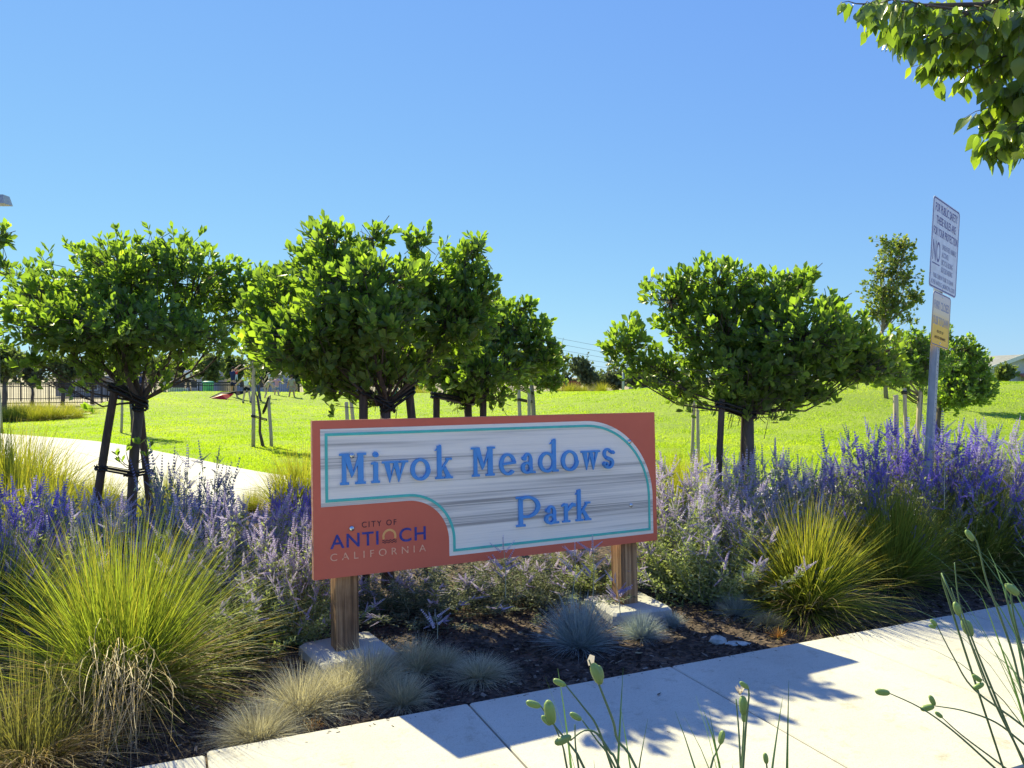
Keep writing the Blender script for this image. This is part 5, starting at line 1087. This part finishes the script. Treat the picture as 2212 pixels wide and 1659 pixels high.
# houses
M['stucco'] = noise_mat('pale_stucco', [(.3,(.50,.50,.49)),(.7,(.58,.58,.56))], 1.5)
M['stucco_tan'] = noise_mat('tan_stucco', [(.3,(.34,.29,.25)),(.7,(.42,.36,.31))], 1.5)
M['roof'] = noise_mat('grey_roof_tiles', [(.3,(.16,.165,.18)),(.7,(.26,.265,.28))], 3, (1,1,6), bump=.4)
M['redtile'] = flat('red_clay_tiles', (.38,.16,.12), .8)
M['trim'] = flat('white_trim', (.72,.70,.66), .6)
M['glass'] = flat('dark_window_glass', (.03,.035,.045), .1, .6)
def house(x0, x1, y0, y1, z0, hw, hr, label, wall, wins=(), door=None, ridge='x', ov=.5):
    r = thing('house', label, 'house', ((x0+x1)/2, (y0+y1)/2, z0), 0, 'houses beyond the park'); w, d = (x1-x0)/2, (y1-y0)/2; m = MB(); m.box((0,0,hw/2), (2*w,2*d,hw))
    if ridge == 'y': m.prism([(-w,hw),(w,hw),(0,hw+hr)], -d, d)
    else: m.add([(-w,-d,hw),(-w,d,hw),(-w,0,hw+hr),(w,-d,hw),(w,d,hw),(w,0,hw+hr)], [(0,2,1),(3,4,5)])
    m.build('wall', M[wall], r); W_, D_ = w+ov, d+ov; t = .16
    for s in (-1, 1):
        m = MB()
        if ridge == 'y': zs = hw-hr*ov/w; m.add([(s*W_,-D_,zs),(s*W_,D_,zs),(0,D_,hw+hr+.02),(0,-D_,hw+hr+.02),(s*W_,-D_,zs+t),(s*W_,D_,zs+t),(0,D_,hw+hr+t+.02),(0,-D_,hw+hr+t+.02)], [(0,1,2,3),(7,6,5,4),(0,3,7,4),(1,5,6,2),(0,4,5,1)])
        else: zs = hw-hr*ov/d; m.add([(-W_,s*D_,zs),(W_,s*D_,zs),(W_,0,hw+hr+.02),(-W_,0,hw+hr+.02),(-W_,s*D_,zs+t),(W_,s*D_,zs+t),(W_,0,hw+hr+t+.02),(-W_,0,hw+hr+t+.02)], [(0,1,2,3),(7,6,5,4),(0,3,7,4),(1,5,6,2),(0,4,5,1)])
        m.build('roof', M['roof'], r)
        if ridge == 'y': m = MB(); zs = hw-hr*ov/w; m.add([(s*W_,-D_-.03,zs-.05),(0,-D_-.03,hw+hr-.05),(0,-D_-.03,hw+hr+.2),(s*W_,-D_-.03,zs+.2),(s*W_,-D_,zs-.05),(0,-D_,hw+hr-.05),(0,-D_,hw+hr+.2),(s*W_,-D_,zs+.2)], [(0,1,2,3),(4,7,6,5),(0,3,7,4),(0,4,5,1),(3,2,6,7)]); m.build('bargeboard', M['trim'], r)
    for wx, wz, ww, wh in wins:
        m = MB(); f_ = -d-.03
        for cx, cz, sx, sz in ((wx,wz+wh/2,ww+.16,.08),(wx,wz-wh/2,ww+.16,.08),(wx-ww/2-.04,wz,.08,wh-.08),(wx+ww/2+.04,wz,.08,wh-.08)): m.box((cx, f_, cz), (sx,.08,sz))
        o = m.build('window', M['trim'], r); m = MB(); m.box((wx,-d-.02,wz),(ww-.0,.03,wh-.08)); m.build('pane', M['glass'], o)
    return r
hy = 46; hx = uvp(2204, hy)
hs_ = house(hx-2.3, hx+2.3, hy, hy+9, -.1, 2.05, .85, 'pale walled house with low gable roof and white trim at the right edge', 'stucco', [], ridge='y', ov=.25)
m = MB(); m.box((2.0,-5.1,1.78), (4.4,1.1,.12), Matrix.Rotation(.22,3,'X')); m.build('porch_roof', M['redtile'], hs_)
m = MB(); m.box((1.6,-4.53,.75), (2.0,.05,1.5)); m.build('garage_door', M['glass'], hs_)
for i in range(9): m = MB(); m.box((-2.1+i*.52,-4.525,1.0), (.05,.04,2.0)); m.build('batten', M['trim'], hs_)
house(hx-4.6, hx-1.0, hy+6, hy+14, -.1, 2.2, .85, 'grey roofed house partly hidden behind the small rounded tree at right', 'stucco', ridge='x', ov=.3)
for u0, u1, Y, hw, lb, wl in ((370,432,70,1.9,'pale house with grey roof seen between the left evergreen branches','stucco'),(505,600,75,1.8,'long low house behind the children','stucco'),(1358,1400,88,1.5,'small tan house glimpsed right of the light pole','stucco_tan'),(120,230,66,1.7,'low house hidden behind the trees above the iron fence','stucco_tan'),(660,760,80,1.8,'low pale house far behind the lawn, left of the sign trunk','stucco')):
    a, b = uvp(u0,Y), uvp(u1,Y); house(a, b, Y, Y+8, 0, hw, 1.0, lb, wl, [(-(b-a)*.22,hw*.55,1.1,.8),((b-a)*.2,hw*.55,1.1,.8)])
# light pole, street lamp head, utility wires
M['polegrey'] = flat('pale_grey_pole', (.42,.45,.46), .5)
def lamp(x, Y, z0, h, label, rad=.09, head=(.7,.28,.12), arm=.7, side=1):
    r = thing('street_lamp', label, 'street lamp', (x, Y, z0)); m = MB(); m.tube([(0,0,0),(0,0,h*.5),(0,0,h)], [rad,rad*.85,rad*.65], 10); m.build('pole', M['polegrey'], r, True)
    m = MB(); m.tube([(0,0,h-.1),(side*arm*.5,0,h+.02),(side*arm,0,h+.03)], [rad*.5,rad*.45,rad*.4], 8); m.build('arm', M['polegrey'], r, True)
    m = MB(); m.box((side*(arm+head[0]*.4),0,h+.03), head, taper=.7); m.build('lamp_head', M['polegrey'], r)
lamp(uvp(1346,62), 62, .2, 2.2, 'slim pale light pole standing in the central gap before dark trees', .11, (.5,.25,.1), .2)
lamp(uvp(-14,11), 11, 0, P(0,437,11).z, 'street lamp whose grey head just enters at the left edge in the sky', .09, (.20,.2,.13), .05)
m_w = flat('wire', (.05,.055,.06)); wl = []
for i, (x, lb) in enumerate(((uvp(1010,120),'utility pole hidden behind the overlapping farther evergreen'),(uvp(1480,140),'utility pole hidden behind the lone wide evergreen'))):
    Y = 120 if i == 0 else 140; h = 9.3 if i == 0 else 6.2; r = thing('utility_pole', lb, 'utility pole', (x, Y, -.1)); m = MB(); m.tube([(0,0,0),(0,0,h)], [.16,.12], 8); m.build('pole', M['bark'], r, True)
    for k in range(2): m = MB(); m.box((0,0,h-.4-k*1.6), (2.0,.12,.12)); m.build('crossarm', M['bark'], r)
for k, (va, vb) in enumerate(((690,778),(702,790),(716,800),(730,808),(745,816))):
    a, b = P(1010,va,120), P(1480,vb,140); pts = [a.lerp(b, t)+Vector((0,0,-.9*4*t*(1-t)*.35)) for t in np.linspace(0,1,15)]; m = MB(); m.tube([p-a for p in pts], .022, 5); o = m.build('power_line', m_w, None, True); o.location = a
    tag(o, ('topmost','second highest','middle','second lowest','lowest')[k]+' thin power line crossing the sky in the central gap', 'power line', 'parallel power lines in the central gap')

# ---------------------------------------------------------------- people on the lawn
SK = [(.50,.30,.21),(.62,.42,.32),(.40,.24,.16)]
for i, c in enumerate(SK): M['skin%d' % i] = flat('skin_%d' % i, c, .6)
def skin_mesh(name, pts, edges, rad, mat, parent, sub=1, root=0):
    me = bpy.data.meshes.new(name); me.from_pydata([tuple(p) for p in pts], edges, []); o = bpy.data.objects.new(name, me); SC.collection.objects.link(o)
    md = o.modifiers.new('s', 'SKIN'); md.use_smooth_shade = True
    if not me.skin_vertices: me.attributes
    for i, v in enumerate(me.skin_vertices[0].data if me.skin_vertices else []): v.radius = (rad[i] if hasattr(rad[i],'__len__') else (rad[i], rad[i])); v.use_root = (i == root)
    sb = o.modifiers.new('u', 'SUBSURF'); sb.levels = sub; sb.render_levels = sub
    dg = bpy.context.evaluated_depsgraph_get(); dg.update(); m2 = bpy.data.meshes.new_from_object(o.evaluated_get(dg)); bpy.data.objects.remove(o)
    m2.materials.clear(); m2.materials.append(mat); m2.name = name; return link(bpy.data.objects.new(name, m2), parent)
def person(u, vfoot, Y, label, H=1.6, face=90, skin=0, shirt=(.6,.6,.6), shorts=(.05,.05,.06), hair=(.03,.02,.02), arms=((-.35,0,-.75),(.35,0,-.75)), stance=.13, bend=0., long_pants=False, ponytail=False, hat=None, sleeves=.5, socks=None, sit=0.):
    """face: heading in degrees (90 looks away from the camera)"""
    g = P(u, vfoot, Y); r = thing('person', label, 'person', g, math.radians(face-90), 'people playing on the lawn'); k = H/1.7
    def V3(x, y, z): return Vector((x, y, z))*k
    hz = .90-sit; tb = math.sin(bend); tc = math.cos(bend)
    def up(x, h, y=0): return V3(x, y+h*tb, hz+h*tc)
    pts = {}; pel = up(0,0); chest = up(0,.34); neck = up(0,.56); hb = up(0,.64); ht = up(0,.78)
    L = [pel, up(0,.16), chest, up(0,.50), neck, hb, up(0,.70,.01), ht]; Rr = [(.15,.11),(.125,.095),(.15,.10),(.12,.085),(.05,.05),(.072,.08),(.078,.09),(.05,.06)]; E = [(i,i+1) for i in range(7)]
    hands = []
    for s, a in zip((-1,1), arms):
        sh = up(s*.17,.47); d = Vector(a).normalized(); d.x = d.x; el = sh+Vector((d.x,d.y,d.z))*.29*k; d2 = (d+Vector((0,.25,.05))).normalized(); wr = el+d2*.26*k; i = len(L); L += [sh, el, wr, wr+d2*.07*k]; Rr += [(.06,.06),(.043,.043),(.03,.03),(.036,.018)]; E += [(3,i),(i,i+1),(i+1,i+2),(i+2,i+3)]; hands.append((wr+d2*.07*k, d2, sh, el))
    legs = []
    for s in (-1,1):
        hp = V3(s*.09,0,hz-.05); kn = V3(s*(.09+stance*.45),.03+sit*.9,.47-sit*.1); an = V3(s*(.09+stance),0,.08); to = V3(s*(.10+stance*1.05),.15,.025); i = len(L); L += [hp, kn, an, to]; Rr += [(.09,.09),(.058,.058),(.042,.042),(.045,.03)]; E += [(0,i),(i,i+1),(i+1,i+2),(i+2,i+3)]; legs.append((hp,kn,an,to))
    Rr = [(a*k, b*k) for a, b in Rr]; body = skin_mesh('body', L, E, Rr, M['skin%d' % skin], r)
    # fingers, nose, ears
    m = MB()
    for p, d, sh, el in hands:
        sd = d.cross(Vector((0,1,.1))).normalized()
        for f in range(4): m.tube([p-d*.01*k+sd*(f-1.5)*.018*k, p+sd*(f-1.5)*.021*k+d*(.045-.006*abs(f-1.4))*k, p+sd*(f-1.5)*.02*k+d*.07*k+Vector((0,.01,0))], [.009*k,.008*k,.005*k], 5)
        m.tube([p-d*.05*k+sd*.03*k, p-d*.015*k+sd*.055*k, p+d*.01*k+sd*.06*k], [.011*k,.009*k,.006*k], 5)
    m.tube([up(0,.70,.075), up(0,.685,.115)], [.012*k,.016*k], 6)
    for s in (-1,1): m.tube([up(s*.072,.68,.0), up(s*.088,.71,-.005)], [.014*k,.020*k], 6)
    m.build('fingers_and_face', M['skin%d' % skin], r, True)
    def fm(c): 
        key = 'cloth%s' % (c,); 
        if key not in M: M[key] = flat('cloth', c, .9, .2)
        return M[key]
    # shirt
    P2 = [up(0,-.02), up(0,.16), chest, up(0,.50), up(0,.545)]; R2 = [(.165,.125),(.155,.12),(.170,.125),(.135,.10),(.065,.06)]; E2 = [(0,1),(1,2),(2,3),(3,4)]
    for p, d, sh, el in hands: i = len(P2); P2 += [sh, sh.lerp(el, sleeves)]; R2 += [(.078,.078),(.062,.062)]; E2 += [(3,i),(i,i+1)]
    skin_mesh('shirt', P2, E2, [(a*k,b*k) for a,b in R2], fm(shirt), r)
    P3 = [up(0,.05), pel+V3(0,0,-.03)]; R3 = [(.155,.12),(.168,.13)]; E3 = [(0,1)]
    for hp, kn, an, to in legs:
        i = len(P3); P3 += [hp, hp.lerp(kn,.55)]+([kn, an] if long_pants else []); R3 += [(.105,.105),(.088,.088)]+([(.075,.075),(.062,.062)] if long_pants else []); E3 += [(1,i),(i,i+1)]+([(i+1,i+2),(i+2,i+3)] if long_pants else [])
    skin_mesh('trousers' if long_pants else 'shorts', P3, E3, [(a*k,b*k) for a,b in R3], fm(shorts), r)
    for hp, kn, an, to in legs: m = MB(); m.tube([an+V3(0,-.05,-.03), an+V3(0,.02,-.025), to+V3(0,-.03,.01), to+V3(0,.02,0)], [.045*k,.055*k,.05*k,.03*k], 8); m.build('shoe', fm((.12,.12,.13) if not hat else (.5,.5,.5)), r, True)
    if socks:
        for hp, kn, an, to in legs: m = MB(); m.tube([an, an.lerp(kn,.45)], [.05*k,.06*k], 8); m.build('sock', fm(socks), r, True)
    m = MB(); m.lathe([(.088*k,-.05*k),(.092*k,.0),(.080*k,.05*k),(.045*k,.085*k),(.001,.095*k)], up(0,.715,-.015), None, 12); m.build('hair', fm(hair), r, True)
    if ponytail: m = MB(); m.tube([up(0,.74,-.09), up(.02,.66,-.14), up(.05,.52,-.16), up(.06,.42,-.14)], [.03*k,.035*k,.028*k,.01*k], 8); m.build('ponytail', fm(hair), r, True)
    if hat: m = MB(); m.lathe([(.15*k,-.005),(.15*k,.005),(.095*k,.01),(.09*k,.09*k),(.001,.10*k)], up(0,.735), None, 14); m.build('hat', fm(hat), r, True)
    return r
person(533,870.5,40.5,'person in white T-shirt and black shorts with a black ponytail, seen from behind',1.62,88,1,(.80,.82,.85),(.02,.02,.025),arms=((-.75,.1,-.6),(.3,.1,-.8)),ponytail=True,stance=.12)
adult = person(504,861,43.5,'adult in navy vest and dark shorts holding up a small child in red',1.80,60,0,(.035,.045,.12),(.02,.025,.07),arms=((.2,.5,.5),(.8,.4,.45)),stance=.20,sleeves=.1)
person(553,867,42,'person in dark jacket and jeans standing behind the tall pale stake',1.78,100,0,(.03,.04,.11),(.06,.09,.18),long_pants=True,sleeves=.95)
person(571,863,44,'person in tan top and green shorts bending forward beside the pale stakes',1.45,20,1,(.52,.45,.36),(.03,.20,.15),hair=(.45,.33,.2),bend=.6,arms=((0,.5,-.6),(.2,.5,-.4)),sit=.12)
person(598,862,46,'child in pink top and blue denim shorts with arms spread',1.38,250,1,(.62,.32,.42),(.16,.24,.42),hair=(.35,.25,.15),arms=((-.8,.1,-.35),(.8,.1,-.35)))
person(630,865.5,45,'person in khaki shirt with tall black socks near the tall evergreen',1.50,80,2,(.42,.38,.28),(.36,.32,.25),socks=(.02,.02,.02),arms=((-.35,.2,-.7),(.2,.1,-.8)))
person(584,848,50,'distant person in pale top behind the bending one',1.5,270,1,(.66,.66,.68),(.30,.32,.36))
person(406,848.5,50,'person in white shirt and black shorts on the crest behind the left evergreen',1.72,90,1,(.74,.76,.80),(.02,.02,.025),stance=.14)
person(357,851,47,'person in tan trousers with legs wide apart, seen through the branches',1.62,200,0,(.56,.48,.36),(.50,.40,.28),long_pants=True,stance=.36,sit=.08,bend=.4)
person(305,862,47,'distant person in dark clothes and white hat by the iron fence',1.65,90,0,(.05,.07,.16),(.03,.035,.07),long_pants=True,hat=(.70,.72,.75))
# the held child
c = person(511,822,43.2,'small child in red top held up by the adult in navy',.62,240,1,(.75,.04,.06),(.55,.62,.68),hair=(.75,.05,.08),arms=((-.6,.2,.5),(.6,.2,.3)),long_pants=True); c['group'] = 'people playing on the lawn'
# kite, sled, bin
M['kitered'] = leafmat('kite_red_cloth', [(0,(.70,.03,.03)),(1,(.80,.06,.04))], (1,.6,.6), .3)
M['kiteblack'] = flat('kite_black_cloth', (.012,.012,.016), .8)
kp = P(497,858,42); kt = thing('kite', 'red and black cloth kite lying on the grass beside the adult in navy', 'kite', kp)
m = MB(); m.add([(-1.05,-.15,-.08),(-.55,.35,.22),(.12,.30,.18),(-.1,-.2,-.12),(-.45,.0,.12)], [(0,4,1),(1,4,2),(2,4,3),(3,4,0)]); m.build('red_panel', M['kitered'], kt)
m = MB(); m.add([(-1.06,-.12,-.04),(-.58,.40,.28),(.2,.36,.33),(1.0,.3,.30),(.35,.1,.08),(.12,.33,.20)], [(0,1,2),(2,3,4),(2,4,5),(0,2,5)]); m.build('black_panel', M['kiteblack'], kt)
m = MB(); m.tube([(-1.06,-.15,-.03),(-.5,.1,.28),(1.0,.3,.31)], .018, 6); m.tube([(-.58,.40,.27),(-.1,-.2,-.1)], .015, 6); m.build('spar', M['kiteblack'], kt)
M['paleboard'] = flat('white_plastic_board', (.72,.78,.80), .4); M['cyan'] = flat('cyan_plastic', (.25,.62,.72), .4)
bp0 = P(384,847,49); bd = thing('play_board', 'rounded white board with pale blue centre lying on the crest of the lawn', 'board', bp0, .1)
m = MB(); vs = []; n = 20
for yy in (0,.06):
    for k in range(n): w = 2*math.pi*k/n; vs.append((.62*math.copysign(abs(math.cos(w))**.6, math.cos(w)), yy-.12*math.sin(w), .20*math.copysign(abs(math.sin(w))**.7, math.sin(w))+.08))
m.add(vs, [tuple(range(n)), tuple(range(2*n-1,n-1,-1))]+[((k+1)%n,k,n+k,n+(k+1)%n) for k in range(n)]); m.build('board', M['paleboard'], bd); m = MB(); m.box((.05,-.06,.02),(.45,.02,.12)); m.build('blue_panel', M['cyan'], bd)
M['bin'] = flat('mint_green_plastic', (.14,.50,.36), .5)
r = thing('litter_bin', 'small mint green bin beyond the crest left of the adult in navy', 'bin', P(449.5,851,54)); m = MB(); m.lathe([(.26,0),(.34,.05),(.36,.75),(.38,.76),(.38,.84),(.3,.88),(.001,.9)], n=16); m.build('bin_body', M['bin'], r, True); m = MB(); m.lathe([(.39,.76),(.40,.78),(.40,.84),(.39,.86)], n=16); m.build('rim', M['bin'], r, True)
# low sprouts on the trunk of the left tree
sp = MB(); 
for (u, v, tips) in ((283,1010,((255,985),(272,975),(262,1000))),(296,1000,((322,968),(318,985),(300,960)))):
    a0 = P(u,v,7.35)-A.location
    for k, (tu, tv) in enumerate(tips):
        b0 = P(tu,tv,7.30)-A.location; mm = MB(); mm.tube([a0, a0.lerp(b0,.5)+Vector((0,0,-.02)), b0], [.005,.004,.003], 5); mm.build('sprout', M['bark'], A, True)
        for q in range(4):
            d = np.array([[random.uniform(-.8,.8), random.uniform(-.5,.3), random.uniform(.4,1)]]); R = frames(d, np.array([random.uniform(-1,1)]))[0]; o = link(bpy.data.objects.new('leaf', mesh_np('leaf', OBO[0]*.085, OBO[1], M['leaf'], rnd=np.full(8,.6))), A)
            mt = Matrix.Identity(4)
            for i in range(3):
                for j in range(3): mt[i][j] = R[i][j]
                mt[i][3] = b0[i]
            o.matrix_basis = mt
